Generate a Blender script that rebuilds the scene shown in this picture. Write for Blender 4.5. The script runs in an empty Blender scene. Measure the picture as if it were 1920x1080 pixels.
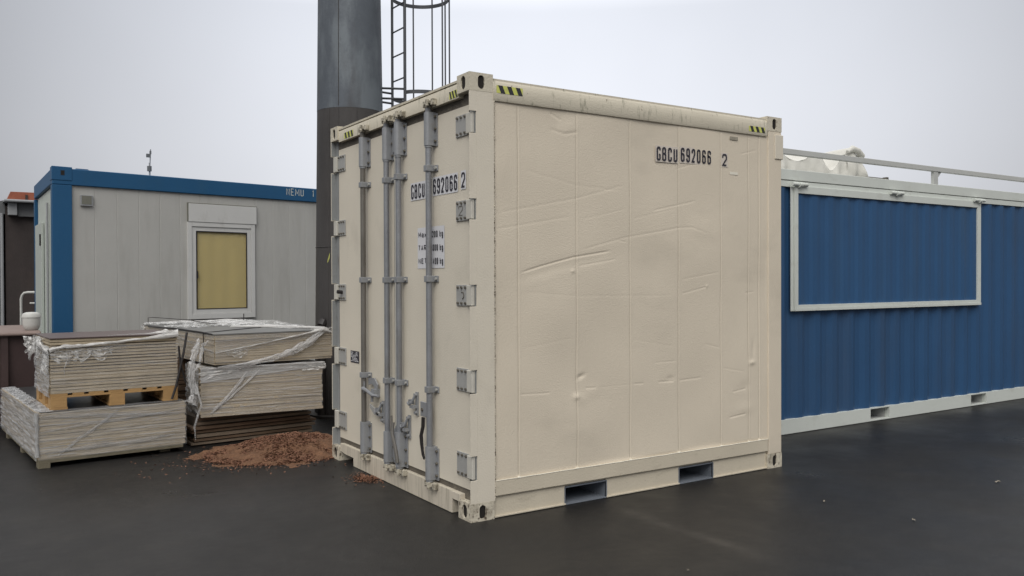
import bpy, bmesh, math, random
import numpy as np
from mathutils import Vector, Matrix, noise
random.seed(7); rng = np.random.default_rng(7)
scene = bpy.context.scene
COL = scene.collection

# ------------------------------------------------------------------ camera
cd = bpy.data.cameras.new("camera"); cam = bpy.data.objects.new("camera", cd); COL.objects.link(cam)
YAW, PITCH, ROLL, FPX = 0.5739751688881811, -0.00910109057943347, -0.0034177803532998703, 1591.145
cy_, sy_ = math.cos(YAW), math.sin(YAW)
fwd = Vector((sy_*math.cos(PITCH), cy_*math.cos(PITCH), math.sin(PITCH)))
r0 = Vector((cy_, -sy_, 0)); u0 = r0.cross(fwd)
rr = math.cos(ROLL)*r0 + math.sin(ROLL)*u0; uu = -math.sin(ROLL)*r0 + math.cos(ROLL)*u0
cam.matrix_world = Matrix(((rr.x, uu.x, -fwd.x, -2.72421), (rr.y, uu.y, -fwd.y, -4.70795), (rr.z, uu.z, -fwd.z, 1.55860), (0, 0, 0, 1)))
cd.sensor_width = 36.0; cd.lens = FPX/1920*36.0; cd.clip_start = 0.05; cd.clip_end = 2000
scene.camera = cam

# ------------------------------------------------------------------ light
SUN_EL, SUN_AZ = math.radians(46), math.radians(222)      # azimuth measured clockwise from +Y
w = bpy.data.worlds.new("World"); scene.world = w; w.use_nodes = True
nt = w.node_tree; nt.nodes.clear()
N = lambda t: nt.nodes.new(t)
out = N('ShaderNodeOutputWorld'); bg = N('ShaderNodeBackground'); bg.inputs['Strength'].default_value = 0.1
sky = N('ShaderNodeTexSky'); sky.sky_type = 'NISHITA'; sky.sun_disc = False
sky.sun_elevation = SUN_EL; sky.sun_rotation = SUN_AZ
sky.dust_density = 4.0
hs = N('ShaderNodeHueSaturation'); hs.inputs['Saturation'].default_value = 0.10; hs.inputs['Value'].default_value = 0.25
nt.links.new(sky.outputs[0], hs.inputs['Color'])
tc = N('ShaderNodeTexCoord'); sep = N('ShaderNodeSeparateXYZ'); nt.links.new(tc.outputs['Generated'], sep.inputs[0])
ramp = N('ShaderNodeValToRGB'); nt.links.new(sep.outputs['Z'], ramp.inputs[0])   # cloud deck: grey near the horizon, brighter overhead
cr = ramp.color_ramp; cr.elements[0].position = 0.0; cr.elements[0].color = (7.85, 8.0, 8.5, 1)
cr.elements[1].position = 1.0; cr.elements[1].color = (37, 37, 37.4, 1)
e = cr.elements.new(0.30); e.color = (7.6, 7.92, 8.7, 1)
e = cr.elements.new(0.60); e.color = (30, 30, 30.4, 1)
# thinner cloud where the sky is palest
dp = N('ShaderNodeVectorMath'); dp.operation = 'DOT_PRODUCT'; nt.links.new(tc.outputs['Generated'], dp.inputs[0])
dv = Vector((0.565, 0.80, 0.19)).normalized(); dp.inputs[1].default_value = dv
mr = N('ShaderNodeMapRange'); nt.links.new(dp.outputs['Value'], mr.inputs[0])
mr.inputs[1].default_value = 0.76; mr.inputs[2].default_value = 1.0; mr.inputs[3].default_value = 0.26; mr.inputs[4].default_value = 1.0
cn = N('ShaderNodeTexNoise'); cn.inputs['Scale'].default_value = 2.2; cn.inputs['Detail'].default_value = 4; nt.links.new(tc.outputs['Generated'], cn.inputs['Vector'])
cm = N('ShaderNodeMapRange'); nt.links.new(cn.outputs[0], cm.inputs[0]); cm.inputs[1].default_value = .3; cm.inputs[2].default_value = .7; cm.inputs[3].default_value = 0.95; cm.inputs[4].default_value = 1.05
m1 = N('ShaderNodeMath'); m1.operation = 'MULTIPLY'; nt.links.new(mr.outputs[0], m1.inputs[0]); nt.links.new(cm.outputs[0], m1.inputs[1])
vm = N('ShaderNodeVectorMath'); vm.operation = 'SCALE'; nt.links.new(ramp.outputs[0], vm.inputs[0]); nt.links.new(m1.outputs[0], vm.inputs['Scale'])
ad = N('ShaderNodeVectorMath'); ad.operation = 'ADD'; nt.links.new(vm.outputs[0], ad.inputs[0]); nt.links.new(hs.outputs[0], ad.inputs[1])
nt.links.new(ad.outputs[0], bg.inputs[0]); nt.links.new(bg.outputs[0], out.inputs[0])

sl = bpy.data.lights.new("sun", 'SUN'); so = bpy.data.objects.new("sun", sl); COL.objects.link(so)
sl.energy = 1.46; sl.angle = math.radians(40); sl.color = (1.0, 0.96, 0.9)
sd = Vector((math.sin(SUN_AZ)*math.cos(SUN_EL), math.cos(SUN_AZ)*math.cos(SUN_EL), math.sin(SUN_EL)))
so.rotation_euler = sd.to_track_quat('Z', 'Y').to_euler()

scene.view_settings.view_transform = 'Standard'; scene.view_settings.look = 'None'
scene.view_settings.exposure = 0.0; scene.view_settings.gamma = 1.0
scene.render.resolution_x = 1024; scene.render.resolution_y = 576

# ------------------------------------------------------------------ materials
def mat(name, col, rough=0.6, var=0.08, vscale=3.0, bump=0.0, bscale=40.0, metal=0.0, spec=0.4,
        dirt=None, dirt_lo=0.62, dirt_hi=0.72, dirt_scale=(6, 6, 6), dirt_amt=0.7,
        dirt2=None, d2_lo=0.66, d2_hi=0.7, d2_scale=(40, 40, 40), d2_amt=0.8, coat=0.0, rvar=0.0):
    m = bpy.data.materials.new(name); m.use_nodes = True
    t = m.node_tree; b = t.nodes['Principled BSDF']; L = t.links.new; A = t.nodes.new
    b.inputs['Roughness'].default_value = rough; b.inputs['Metallic'].default_value = metal
    b.inputs['Specular IOR Level'].default_value = spec; b.inputs['Coat Weight'].default_value = coat
    c = A('ShaderNodeTexCoord')
    n1 = A('ShaderNodeTexNoise'); n1.inputs['Scale'].default_value = vscale; n1.inputs['Detail'].default_value = 6; n1.inputs['Roughness'].default_value = .65
    L(c.outputs['Object'], n1.inputs['Vector'])
    mr = A('ShaderNodeMapRange'); L(n1.outputs[0], mr.inputs[0]); mr.inputs[1].default_value = .25; mr.inputs[2].default_value = .75
    mr.inputs[3].default_value = 1-var; mr.inputs[4].default_value = 1+var
    sc = A('ShaderNodeVectorMath'); sc.operation = 'SCALE'; sc.inputs[0].default_value = col[:3]; L(mr.outputs[0], sc.inputs['Scale'])
    cur = sc.outputs[0]
    for dcol, lo, hi, s, amt in ((dirt, dirt_lo, dirt_hi, dirt_scale, dirt_amt), (dirt2, d2_lo, d2_hi, d2_scale, d2_amt)):
        if dcol is None: continue
        mp = A('ShaderNodeMapping'); mp.inputs['Scale'].default_value = s; L(c.outputs['Object'], mp.inputs[0])
        mp.inputs['Location'].default_value = (random.random()*9, random.random()*9, random.random()*9)
        n = A('ShaderNodeTexNoise'); n.inputs['Scale'].default_value = 1; n.inputs['Detail'].default_value = 8; n.inputs['Roughness'].default_value = .6
        L(mp.outputs[0], n.inputs['Vector'])
        r = A('ShaderNodeMapRange'); L(n.outputs[0], r.inputs[0]); r.inputs[1].default_value = lo; r.inputs[2].default_value = hi
        r.inputs[3].default_value = 0; r.inputs[4].default_value = amt
        mx = A('ShaderNodeMix'); mx.data_type = 'RGBA'; L(r.outputs[0], mx.inputs[0]); L(cur, mx.inputs[6]); mx.inputs[7].default_value = (*dcol[:3], 1)
        cur = mx.outputs[2]
    L(cur, b.inputs['Base Color'])
    if bump:
        n2 = A('ShaderNodeTexNoise'); n2.inputs['Scale'].default_value = bscale; n2.inputs['Detail'].default_value = 5; L(c.outputs['Object'], n2.inputs['Vector'])
        bp = A('ShaderNodeBump'); bp.inputs['Strength'].default_value = bump; bp.inputs['Distance'].default_value = .01
        L(n2.outputs[0], bp.inputs['Height']); L(bp.outputs[0], b.inputs['Normal'])
    if rvar:
        n3 = A('ShaderNodeTexNoise'); n3.inputs['Scale'].default_value = .7; n3.inputs['Detail'].default_value = 5; L(c.outputs['Object'], n3.inputs['Vector'])
        r3 = A('ShaderNodeMapRange'); L(n3.outputs[0], r3.inputs[0]); r3.inputs[1].default_value = .3; r3.inputs[2].default_value = .7
        r3.inputs[3].default_value = rough-rvar; r3.inputs[4].default_value = rough+rvar; L(r3.outputs[0], b.inputs['Roughness'])
    return m
RUST = (.10, .055, .03); GRIME = (.10, .095, .07)
CREAM = (.705, .628, .508)
M = {}
M['cream_side'] = mat('cream_paint_panel', CREAM, .55, .05, 1.3, .25, 120, dirt=(.40, .36, .29), dirt_lo=.55, dirt_hi=.8, dirt_scale=(1.2, 1, 2.5), dirt_amt=.35, dirt2=GRIME, d2_lo=.735, d2_hi=.77, d2_scale=(14, 14, 22), d2_amt=.7)
M['cream_door'] = mat('cream_paint_door', (.70, .645, .54), .5, .05, 1.6, .2, 90, dirt=(.38, .35, .28), dirt_lo=.55, dirt_hi=.8, dirt_scale=(3, 3, 2), dirt_amt=.35, dirt2=GRIME, d2_lo=.735, d2_hi=.77, d2_scale=(16, 16, 20), d2_amt=.6)
M['cream_rail'] = mat('cream_paint_rail_stained', (.62, .57, .46), .55, .06, 2.5, .25, 90, dirt=(.13, .14, .09), dirt_lo=.575, dirt_hi=.70, dirt_scale=(34, 34, 7), dirt_amt=.6, dirt2=RUST, d2_lo=.70, d2_hi=.73, d2_scale=(30, 30, 12), d2_amt=.7)
M['cream_cast'] = mat('cream_paint_casting', (.62, .57, .46), .55, .06, 4, .35, 60, dirt=(.22, .20, .15), dirt_lo=.56, dirt_hi=.74, dirt_scale=(9, 9, 9), dirt_amt=.55, dirt2=RUST, d2_lo=.64, d2_hi=.68, d2_scale=(28, 28, 28), d2_amt=.8)
M['cream_low'] = mat('cream_paint_lower_rail', (.60, .54, .43), .55, .06, 3, .25, 80, dirt=(.25, .22, .16), dirt_lo=.58, dirt_hi=.78, dirt_scale=(5, 5, 14), dirt_amt=.45, dirt2=RUST, d2_lo=.69, d2_hi=.73, d2_scale=(26, 26, 40), d2_amt=.8)
M['seam_dirt'] = mat('seam_line', (.50, .44, .34), .7, .1, 9, dirt=(.27, .23, .17), dirt_lo=.5, dirt_hi=.72, dirt_scale=(30, 30, 9), dirt_amt=.7)
M['cast_low'] = mat('cream_paint_rusty_foot', (.62, .57, .46), .6, .06, 4, .5, 60, dirt=(.13, .10, .07), dirt_lo=.47, dirt_hi=.66, dirt_scale=(12, 12, 12), dirt_amt=.6, dirt2=(.06, .035, .02), d2_lo=.56, d2_hi=.62, d2_scale=(30, 30, 18), d2_amt=.85)
M['sill'] = mat('cream_paint_sill_streaked', (.62, .56, .46), .55, .06, 3, .25, 80, dirt=(.26, .24, .18), dirt_lo=.50, dirt_hi=.68, dirt_scale=(30, 30, 2.5), dirt_amt=.5, dirt2=RUST, d2_lo=.68, d2_hi=.72, d2_scale=(30, 30, 20), d2_amt=.7)
M['cam'] = mat('worn_cream_cam', (.50, .46, .37), .6, .15, 20, .4, 60, dirt=(.10, .085, .06), dirt_lo=.47, dirt_hi=.6, dirt_scale=(26, 26, 26), dirt_amt=.75)
M['weld'] = mat('weld_bead', (.55, .50, .40), .6, .15, 12, .8, 90, dirt=(.07, .05, .03), dirt_lo=.50, dirt_hi=.58, dirt_scale=(30, 30, 26), dirt_amt=.9)
M['bar'] = mat('galvanised_bar', (.26, .27, .29), .5, .18, 5, .25, 80, metal=.35, dirt=(.16, .14, .115), dirt_lo=.5, dirt_hi=.72, dirt_scale=(14, 14, 2), dirt_amt=.6)
M['bar_dark'] = mat('weathered_bar', (.17, .16, .145), .55, .2, 5, .25, 80, metal=.3, dirt=(.10, .09, .075), dirt_lo=.5, dirt_hi=.7, dirt_scale=(14, 14, 3), dirt_amt=.6)
M['sleeve'] = mat('grey_cam_housing', (.30, .31, .325), .5, .1, 6, .2, 70, metal=.25, dirt=(.16, .14, .115), dirt_lo=.56, dirt_hi=.74, dirt_scale=(12, 12, 7), dirt_amt=.6, dirt2=RUST, d2_lo=.69, d2_hi=.72, d2_scale=(40, 40, 30), d2_amt=.6)
M['hinge'] = mat('grey_hinge_plate', (.40, .40, .385), .5, .08, 9, .15, 70, metal=.15, dirt=(.2, .18, .15), dirt_lo=.6, dirt_hi=.75, dirt_scale=(14, 14, 14), dirt_amt=.5)
M['knuckle'] = mat('pale_hinge_knuckle', (.56, .54, .48), .5, .08, 9, .15, 70)
M['post_in'] = mat('grey_post_channel', (.27, .28, .28), .6, .1, 4, .2, 50, dirt=(.12, .09, .06), dirt_lo=.6, dirt_hi=.75, dirt_scale=(8, 8, 4), dirt_amt=.7)
M['dark'] = mat('opening_shade', (.02, .017, .015), .9, .2)  # near-black: the shade inside openings, put into the colour
M['rubber'] = mat('weathered_rubber_seal', (.12, .105, .085), .75, .25, 7, .5, 70, dirt=(.28, .25, .19), dirt_lo=.55, dirt_hi=.72, dirt_scale=(12, 12, 20), dirt_amt=.6)
M['bolt'] = mat('grey_bolt', (.17, .155, .13), .5, .25, 20, metal=.4)
M['pocket'] = mat('pocket_primer', (.17, .19, .22), .6, .2, 5, .2, 40)
M['white_label'] = mat('white_sticker', (.70, .70, .72), .45, .04, 8)
M['aged_label'] = mat('aged_sticker', (.66, .60, .53), .5, .05, 8, dirt=(.5, .45, .38), dirt_lo=.5, dirt_hi=.7, dirt_scale=(14, 14, 14), dirt_amt=.6)
M['ink'] = mat('dark_lettering', (.035, .033, .045), .5, .15, 20)
M['yellow'] = mat('yellow_tape', (.62, .64, .16), .5, .08, 12, dirt=(.3, .3, .15), dirt_lo=.55, dirt_hi=.7, dirt_scale=(30, 30, 30), dirt_amt=.4)
M['ytape_black'] = mat('black_tape_stripe', (.035, .035, .04), .5, .1)
M['faded'] = mat('faded_sticker', (.33, .30, .24), .7, .25, 40)
M['chip'] = mat('pale_patch_and_highlight', (.80, .76, .65), .5, .05, 20)  # pale patches, also the painted highlight on the ledge
M['blue'] = mat('blue_paint_wall', (.026, .082, .185), .5, .10, .9, .12, 60, dirt=(.045, .075, .13), dirt_lo=.5, dirt_hi=.75, dirt_scale=(2.5, 2.5, .5), dirt_amt=.55)
M['blue_hatch'] = mat('blue_paint_hatch', (.027, .088, .200), .5, .08, 1.2, .12, 60, dirt=(.045, .085, .14), dirt_lo=.5, dirt_hi=.75, dirt_scale=(2.5, 2.5, .5), dirt_amt=.45)
M['white'] = mat('white_paint_metal', (.62, .65, .61), .45, .05, 2, .1, 50, dirt=(.4, .4, .34), dirt_lo=.56, dirt_hi=.76, dirt_scale=(4, 4, 7), dirt_amt=.45)
M['rail_grey'] = mat('pale_grey_rail', (.52, .53, .51), .5, .06, 3, .1, 50)
M['canvas'] = mat('off_white_canvas', (.66, .65, .60), .85, .06, 2, .4, 30, dirt=(.36, .34, .30), dirt_lo=.5, dirt_hi=.8, dirt_scale=(4, 4, 4), dirt_amt=.4)
M['cabin_blue'] = mat('cabin_blue_paint', (.016, .093, .21), .45, .06, 1.5, .1, 60, dirt=(.03, .10, .18), dirt_lo=.5, dirt_hi=.8, dirt_scale=(3, 3, 1), dirt_amt=.5)
M['cabin_wall'] = mat('cabin_grey_cladding', (.455, .452, .43), .6, .05, 2, .15, 60, dirt=(.30, .29, .265), dirt_lo=.5, dirt_hi=.8, dirt_scale=(6, 6, .8), dirt_amt=.5)
M['cabin_end'] = mat('cabin_end_cladding', (.50, .54, .50), .5, .05, 2, .1, 60)
M['pvc'] = mat('white_window_frame', (.60, .60, .585), .4, .04, 4, .05, 60, dirt=(.35, .34, .31), dirt_lo=.6, dirt_hi=.8, dirt_scale=(8, 8, 4), dirt_amt=.4)
M['blind'] = mat('yellow_blind', (.46, .355, .10), .7, .05, 3, dirt=(.38, .30, .09), dirt_lo=.5, dirt_hi=.8, dirt_scale=(5, 5, 1), dirt_amt=.4)
M['vent'] = mat('grey_vent', (.18, .18, .15), .6, .1, 12)
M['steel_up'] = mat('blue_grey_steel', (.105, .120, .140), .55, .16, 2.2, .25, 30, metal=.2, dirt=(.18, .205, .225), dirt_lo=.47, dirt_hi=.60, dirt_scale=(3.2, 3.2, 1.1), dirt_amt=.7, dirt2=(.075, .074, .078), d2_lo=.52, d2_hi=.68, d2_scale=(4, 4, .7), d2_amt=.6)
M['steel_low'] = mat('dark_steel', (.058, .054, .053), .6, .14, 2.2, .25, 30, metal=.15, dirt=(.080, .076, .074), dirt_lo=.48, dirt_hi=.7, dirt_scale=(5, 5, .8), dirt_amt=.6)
M['ladder'] = mat('ladder_grey_steel', (.085, .09, .10), .5, .15, 6, .1, 60, metal=.3)
M['board_edge'] = mat('pale_board_edge', (.42, .35, .25), .75, .20, 5, .5, 60, dirt=(.27, .215, .145), dirt_lo=.45, dirt_hi=.72, dirt_scale=(2.2, 2.2, 30), dirt_amt=.6)
M['board_edge2'] = mat('brown_board_edge', (.145, .095, .062), .75, .25, 4, .5, 60, dirt=(.26, .185, .12), dirt_lo=.5, dirt_hi=.72, dirt_scale=(3, 3, 35), dirt_amt=.7)
M['board_top'] = mat('brown_film_face', (.105, .075, .070), .4, .12, 3, .1, 60)
M['board_grey'] = mat('grey_board_face', (.15, .15, .145), .5, .15, 3, .1, 60)
M['board_dark'] = mat('dark_recess_sheet', (.035, .035, .036), .35, .2, 5, .2, 40)
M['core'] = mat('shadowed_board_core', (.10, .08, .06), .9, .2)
M['pallet'] = mat('new_pallet_wood', (.41, .25, .105), .7, .16, 5, .4, 60, dirt=(.33, .19, .08), dirt_lo=.5, dirt_hi=.72, dirt_scale=(3, 3, 22), dirt_amt=.6)
M['pallet_old'] = mat('old_pallet_wood', (.17, .15, .105), .8, .2, 5, .5, 60)
M['strap'] = mat('black_strap', (.025, .022, .022), .5, .1)
M['skip'] = mat('maroon_brown_skip', (.050, .031, .030), .6, .18, 2, .25, 30, dirt=(.075, .05, .045), dirt_lo=.5, dirt_hi=.75, dirt_scale=(3, 3, 1), dirt_amt=.5)
M['skip_lid'] = mat('faded_brown_lid', (.22, .165, .145), .6, .2, 4, .3, 40)
M['plastic_white'] = mat('white_plastic', (.56, .56, .53), .45, .05, 6)
M['wall_dark'] = mat('dark_brown_wall', (.045, .036, .034), .8, .25, 2, .3, 20, dirt=(.085, .06, .05), dirt_lo=.5, dirt_hi=.75, dirt_scale=(2, 2, 2), dirt_amt=.5)
M['brick'] = mat('red_brick', (.30, .095, .055), .8, .2, 8, .3, 30)
M['pipe_grey'] = mat('grey_gutter', (.30, .31, .32), .6, .1, 4)
M['pipe_mid'] = mat('mid_grey_cladding', (.14, .145, .15), .7, .2, 4)
M['sawdust'] = mat('red_brown_wood_chips', (.160, .082, .044), .9, .35, 9, 1.0, 60, dirt=(.085, .046, .03), dirt_lo=.48, dirt_hi=.66, dirt_scale=(70, 70, 70), dirt_amt=.6, dirt2=(.42, .25, .15), d2_lo=.64, d2_hi=.7, d2_scale=(70, 70, 70), d2_amt=.6)
M['chips'] = mat('loose_wood_chips', (.21, .105, .065), .9, .7, 70)

def asphalt():
    m = bpy.data.materials.new('damp_asphalt'); m.use_nodes = True
    t = m.node_tree; b = t.nodes['Principled BSDF']; L = t.links.new; A = t.nodes.new
    c = A('ShaderNodeTexCoord')
    def nz(scale, det=6, ro=.6, mp=None):
        n = A('ShaderNodeTexNoise'); n.inputs['Scale'].default_value = scale; n.inputs['Detail'].default_value = det; n.inputs['Roughness'].default_value = ro
        if mp: q = A('ShaderNodeMapping'); q.inputs['Scale'].default_value = mp; L(c.outputs['Object'], q.inputs[0]); L(q.outputs[0], n.inputs['Vector'])
        else: L(c.outputs['Object'], n.inputs['Vector'])
        return n.outputs[0]
    def rg(v, a, bb, x, y):
        r = A('ShaderNodeMapRange'); L(v, r.inputs[0]); r.inputs[1].default_value = a; r.inputs[2].default_value = bb; r.inputs[3].default_value = x; r.inputs[4].default_value = y; return r.outputs[0]
    def mix(f, a, bcol):
        x = A('ShaderNodeMix'); x.data_type = 'RGBA'; L(f, x.inputs[0])
        if isinstance(a, tuple): x.inputs[6].default_value = (*a, 1)
        else: L(a, x.inputs[6])
        x.inputs[7].default_value = (*bcol, 1); return x.outputs[2]
    cur = mix(rg(nz(.9), .35, .65, 0, 1), (.0083, .0083, .0090), (.0158, .0152, .0148))
    cur = mix(rg(nz(150, 3, .7), .50, .70, 0, .8), cur, (.070, .066, .060))
    cur = mix(rg(nz(6, 6, .7), .5, .72, 0, .5), cur, (.034, .031, .028))
    cur = mix(rg(nz(55, 2, .5), .76, .79, 0, .7), cur, (.22, .20, .17))
    v = A('ShaderNodeTexVoronoi'); v.inputs['Scale'].default_value = 9; L(c.outputs['Object'], v.inputs['Vector'])
    cur = mix(rg(v.outputs['Distance'], .022, .03, .55, 0), cur, (.25, .24, .21))
    sp = A('ShaderNodeSeparateXYZ'); L(c.outputs['Object'], sp.inputs[0])      # pale scuff line dragged across the asphalt
    wob = A('ShaderNodeMath'); wob.operation = 'MULTIPLY_ADD'; L(nz(2.5, 4), wob.inputs[0]); wob.inputs[1].default_value = .09; L(sp.outputs['X'], wob.inputs[2])
    dd = A('ShaderNodeMath'); dd.operation = 'SUBTRACT'; L(wob.outputs[0], dd.inputs[0]); dd.inputs[1].default_value = 1.075
    ab = A('ShaderNodeMath'); ab.operation = 'ABSOLUTE'; L(dd.outputs[0], ab.inputs[0]); f1 = rg(ab.outputs[0], 0, .09, .17, 0)
    f2 = rg(sp.outputs['Y'], -1.75, -1.2, 0, 1); f3 = rg(sp.outputs['Y'], -.5, -.05, 1, 0); f4 = rg(nz(9, 5), .4, .6, .4, 1)
    fm = f1
    for q_ in (f2, f3, f4):
        mm = A('ShaderNodeMath'); mm.operation = 'MULTIPLY'; L(fm, mm.inputs[0]); L(q_, mm.inputs[1]); fm = mm.outputs[0]
    cur = mix(fm, cur, (.16, .145, .13))
    L(cur, b.inputs['Base Color'])
    L(rg(nz(.8, 6), .36, .64, .27, .52), b.inputs['Roughness'])
    b.inputs['Specular IOR Level'].default_value = .22
    bp = A('ShaderNodeBump'); bp.inputs['Strength'].default_value = .55; bp.inputs['Distance'].default_value = .006; L(nz(160, 4, .7), bp.inputs['Height'])
    bp2 = A('ShaderNodeBump'); bp2.inputs['Strength'].default_value = .3; bp2.inputs['Distance'].default_value = .03; L(nz(3, 4), bp2.inputs['Height']); L(bp.outputs[0], bp2.inputs['Normal'])
    L(bp2.outputs[0], b.inputs['Normal'])
    return m
M['asphalt'] = asphalt()
M['leaf'] = mat('pale_dry_leaf', (.27, .24, .19), .7, .2, 60)

def film(name, lo, hi, amax, amin, s=(3, 30), col=(.72, .73, .74)):
    """stretch wrap: see-through where thin and flat, milky where folded"""
    m = bpy.data.materials.new(name); m.use_nodes = True
    t = m.node_tree; b = t.nodes['Principled BSDF']; L = t.links.new; A = t.nodes.new
    c = A('ShaderNodeTexCoord'); q = A('ShaderNodeMapping'); q.inputs['Scale'].default_value = (s[0], s[1], 1); L(c.outputs['UV'], q.inputs[0])
    n0 = A('ShaderNodeTexNoise'); n0.inputs['Scale'].default_value = 2.2; n0.inputs['Detail'].default_value = 3; L(c.outputs['UV'], n0.inputs['Vector'])
    vs = A('ShaderNodeVectorMath'); vs.operation = 'SCALE'; vs.inputs['Scale'].default_value = 3.0; L(n0.outputs['Color'], vs.inputs[0])
    va = A('ShaderNodeVectorMath'); va.operation = 'ADD'; L(q.outputs[0], va.inputs[0]); L(vs.outputs[0], va.inputs[1])
    n = A('ShaderNodeTexNoise'); n.inputs['Scale'].default_value = 1; n.inputs['Detail'].default_value = 7; n.inputs['Roughness'].default_value = .62; L(va.outputs[0], n.inputs['Vector'])
    r = A('ShaderNodeMapRange'); L(n.outputs[0], r.inputs[0]); r.inputs[1].default_value = lo; r.inputs[2].default_value = hi; r.inputs[3].default_value = amin; r.inputs[4].default_value = amax
    L(r.outputs[0], b.inputs['Alpha'])
    b.inputs['Base Color'].default_value = (*col, 1); b.inputs['Roughness'].default_value = .22; b.inputs['Specular IOR Level'].default_value = .6
    bp = A('ShaderNodeBump'); bp.inputs['Strength'].default_value = .9; bp.inputs['Distance'].default_value = .012; L(n.outputs[0], bp.inputs['Height']); L(bp.outputs[0], b.inputs['Normal'])
    return m
M['film'] = film('stretch_film', .44, .74, .60, .12, (1.4, 34))
M['film_side'] = film('stretch_film_dense', .36, .66, .85, .28, (1.6, 26))
M['film_thin'] = film('stretch_film_thin', .46, .76, .45, .08, (1.2, 30))
M['film_rope'] = film('bunched_stretch_film', .36, .72, .80, .05, (2.0, 9), (.80, .80, .80))
M['film_lite'] = film('loose_stretch_film', .42, .74, .85, .04, (5, 5), (.88, .88, .87))
M['film_white'] = film('folded_stretch_film', .30, .66, .95, .30, (4, 6), (.85, .84, .82))

def glass():
    m = bpy.data.materials.new('window_glass'); m.use_nodes = True
    b = m.node_tree.nodes['Principled BSDF']; b.inputs['Base Color'].default_value = (.9, .92, .9, 1); b.inputs['Roughness'].default_value = .05
    b.inputs['Alpha'].default_value = .12; b.inputs['Specular IOR Level'].default_value = .5
    return m
M['glass'] = glass()

# ------------------------------------------------------------------ mesh helpers
class MB:
    def __init__(s): s.v = []; s.f = []; s.uv = {}
    def add(s, vs, fs):
        o = len(s.v); s.v += [tuple(p) for p in vs]; s.f += [tuple(i+o for i in f) for f in fs]; return s
    def box(s, x0, x1, y0, y1, z0, z1):
        return s.add([(x0,y0,z0),(x1,y0,z0),(x1,y1,z0),(x0,y1,z0),(x0,y0,z1),(x1,y0,z1),(x1,y1,z1),(x0,y1,z1)],
                     [(0,3,2,1),(4,5,6,7),(0,1,5,4),(1,2,6,5),(2,3,7,6),(3,0,4,7)])
    def tube(s, pts, r, n=12, caps=True):
        pts = [Vector(p) for p in pts]; rs = r if isinstance(r, (list, tuple)) else [r]*len(pts)
        rings = []; up = None
        for i, p in enumerate(pts):
            d = (pts[min(i+1, len(pts)-1)] - pts[max(i-1, 0)]).normalized()
            if up is None: up = Vector((0, 0, 1)) if abs(d.z) < .9 else Vector((1, 0, 0))
            a = d.cross(up).normalized(); b = a.cross(d).normalized(); up = b
            rings.append([p + a*math.cos(2*math.pi*k/n)*rs[i] + b*math.sin(2*math.pi*k/n)*rs[i] for k in range(n)])
        vs = [q for g in rings for q in g]; fs = []
        for i in range(len(pts)-1):
            for k in range(n):
                fs.append((i*n+k, i*n+(k+1) % n, (i+1)*n+(k+1) % n, (i+1)*n+k))
        if caps: fs.append(tuple(range(n))[::-1]); fs.append(tuple((len(pts)-1)*n+k for k in range(n)))
        return s.add(vs, fs)
    def cyl(s, a, b, r, n=12): return s.tube([a, b], r, n)
    def prism(s, poly, axis, t0, t1):
        """poly: 2-D points; extruded along axis ('x': poly=(y,z), 'y': poly=(x,z), 'z': poly=(x,y))"""
        def P(p, t): return {'x': (t, p[0], p[1]), 'y': (p[0], t, p[1]), 'z': (p[0], p[1], t)}[axis]
        n = len(poly); vs = [P(p, t0) for p in poly] + [P(p, t1) for p in poly]
        return s.add(vs, [tuple(range(n))[::-1], tuple(range(n, 2*n))] + [(i, (i+1) % n, n+(i+1) % n, n+i) for i in range(n)])
    def grid(s, fn, nu, nv):
        vs = [fn(i/nu, j/nv) for j in range(nv+1) for i in range(nu+1)]
        fs = [(j*(nu+1)+i, j*(nu+1)+i+1, (j+1)*(nu+1)+i+1, (j+1)*(nu+1)+i) for j in range(nv) for i in range(nu)]
        o = len(s.v); s.add(vs, fs)
        for j in range(nv+1):
            for i in range(nu+1): s.uv[o+j*(nu+1)+i] = (i/nu, j/nv)
        return s
    def build(s, name, m, parent=None, bevel=0, smooth=False, angle=35, uvs=False, recalc=True, xf=None):
        me = bpy.data.meshes.new(name)
        vs = s.v if xf is None else [tuple(xf(Vector(p))) for p in s.v]
        me.from_pydata(vs, [], s.f); me.materials.append(M[m] if isinstance(m, str) else m)
        if recalc:
            bm = bmesh.new(); bm.from_mesh(me); bmesh.ops.recalc_face_normals(bm, faces=bm.faces); bm.to_mesh(me); bm.free()
        if s.uv:
            ul = me.uv_layers.new(name='UVMap')
            for lp in me.loops: ul.data[lp.index].uv = s.uv.get(lp.vertex_index, (0, 0))
        if smooth:
            me.polygons.foreach_set('use_smooth', [True]*len(me.polygons)); me.set_sharp_from_angle(angle=math.radians(angle))
        me.update()
        o = bpy.data.objects.new(name, me); COL.objects.link(o)
        if parent: o.parent = parent
        if bevel:
            bv = o.modifiers.new('bevel', 'BEVEL'); bv.width = bevel; bv.segments = 2; bv.limit_method = 'ANGLE'; bv.angle_limit = math.radians(40)
            if not smooth:
                me.polygons.foreach_set('use_smooth', [True]*len(me.polygons)); bv.harden_normals = True
        return o
def thing(name, label, cat, loc=(0, 0, 0), rz=0, group=None):
    o = bpy.data.objects.new(name, None); COL.objects.link(o); o.empty_display_size = .2
    o.location = loc; o.rotation_euler = (0, 0, rz); tag(o, label, cat, group); return o
def tag(o, label, cat, group=None):
    o['label'] = label; o['category'] = cat
    if group: o['group'] = group
    return o

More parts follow.
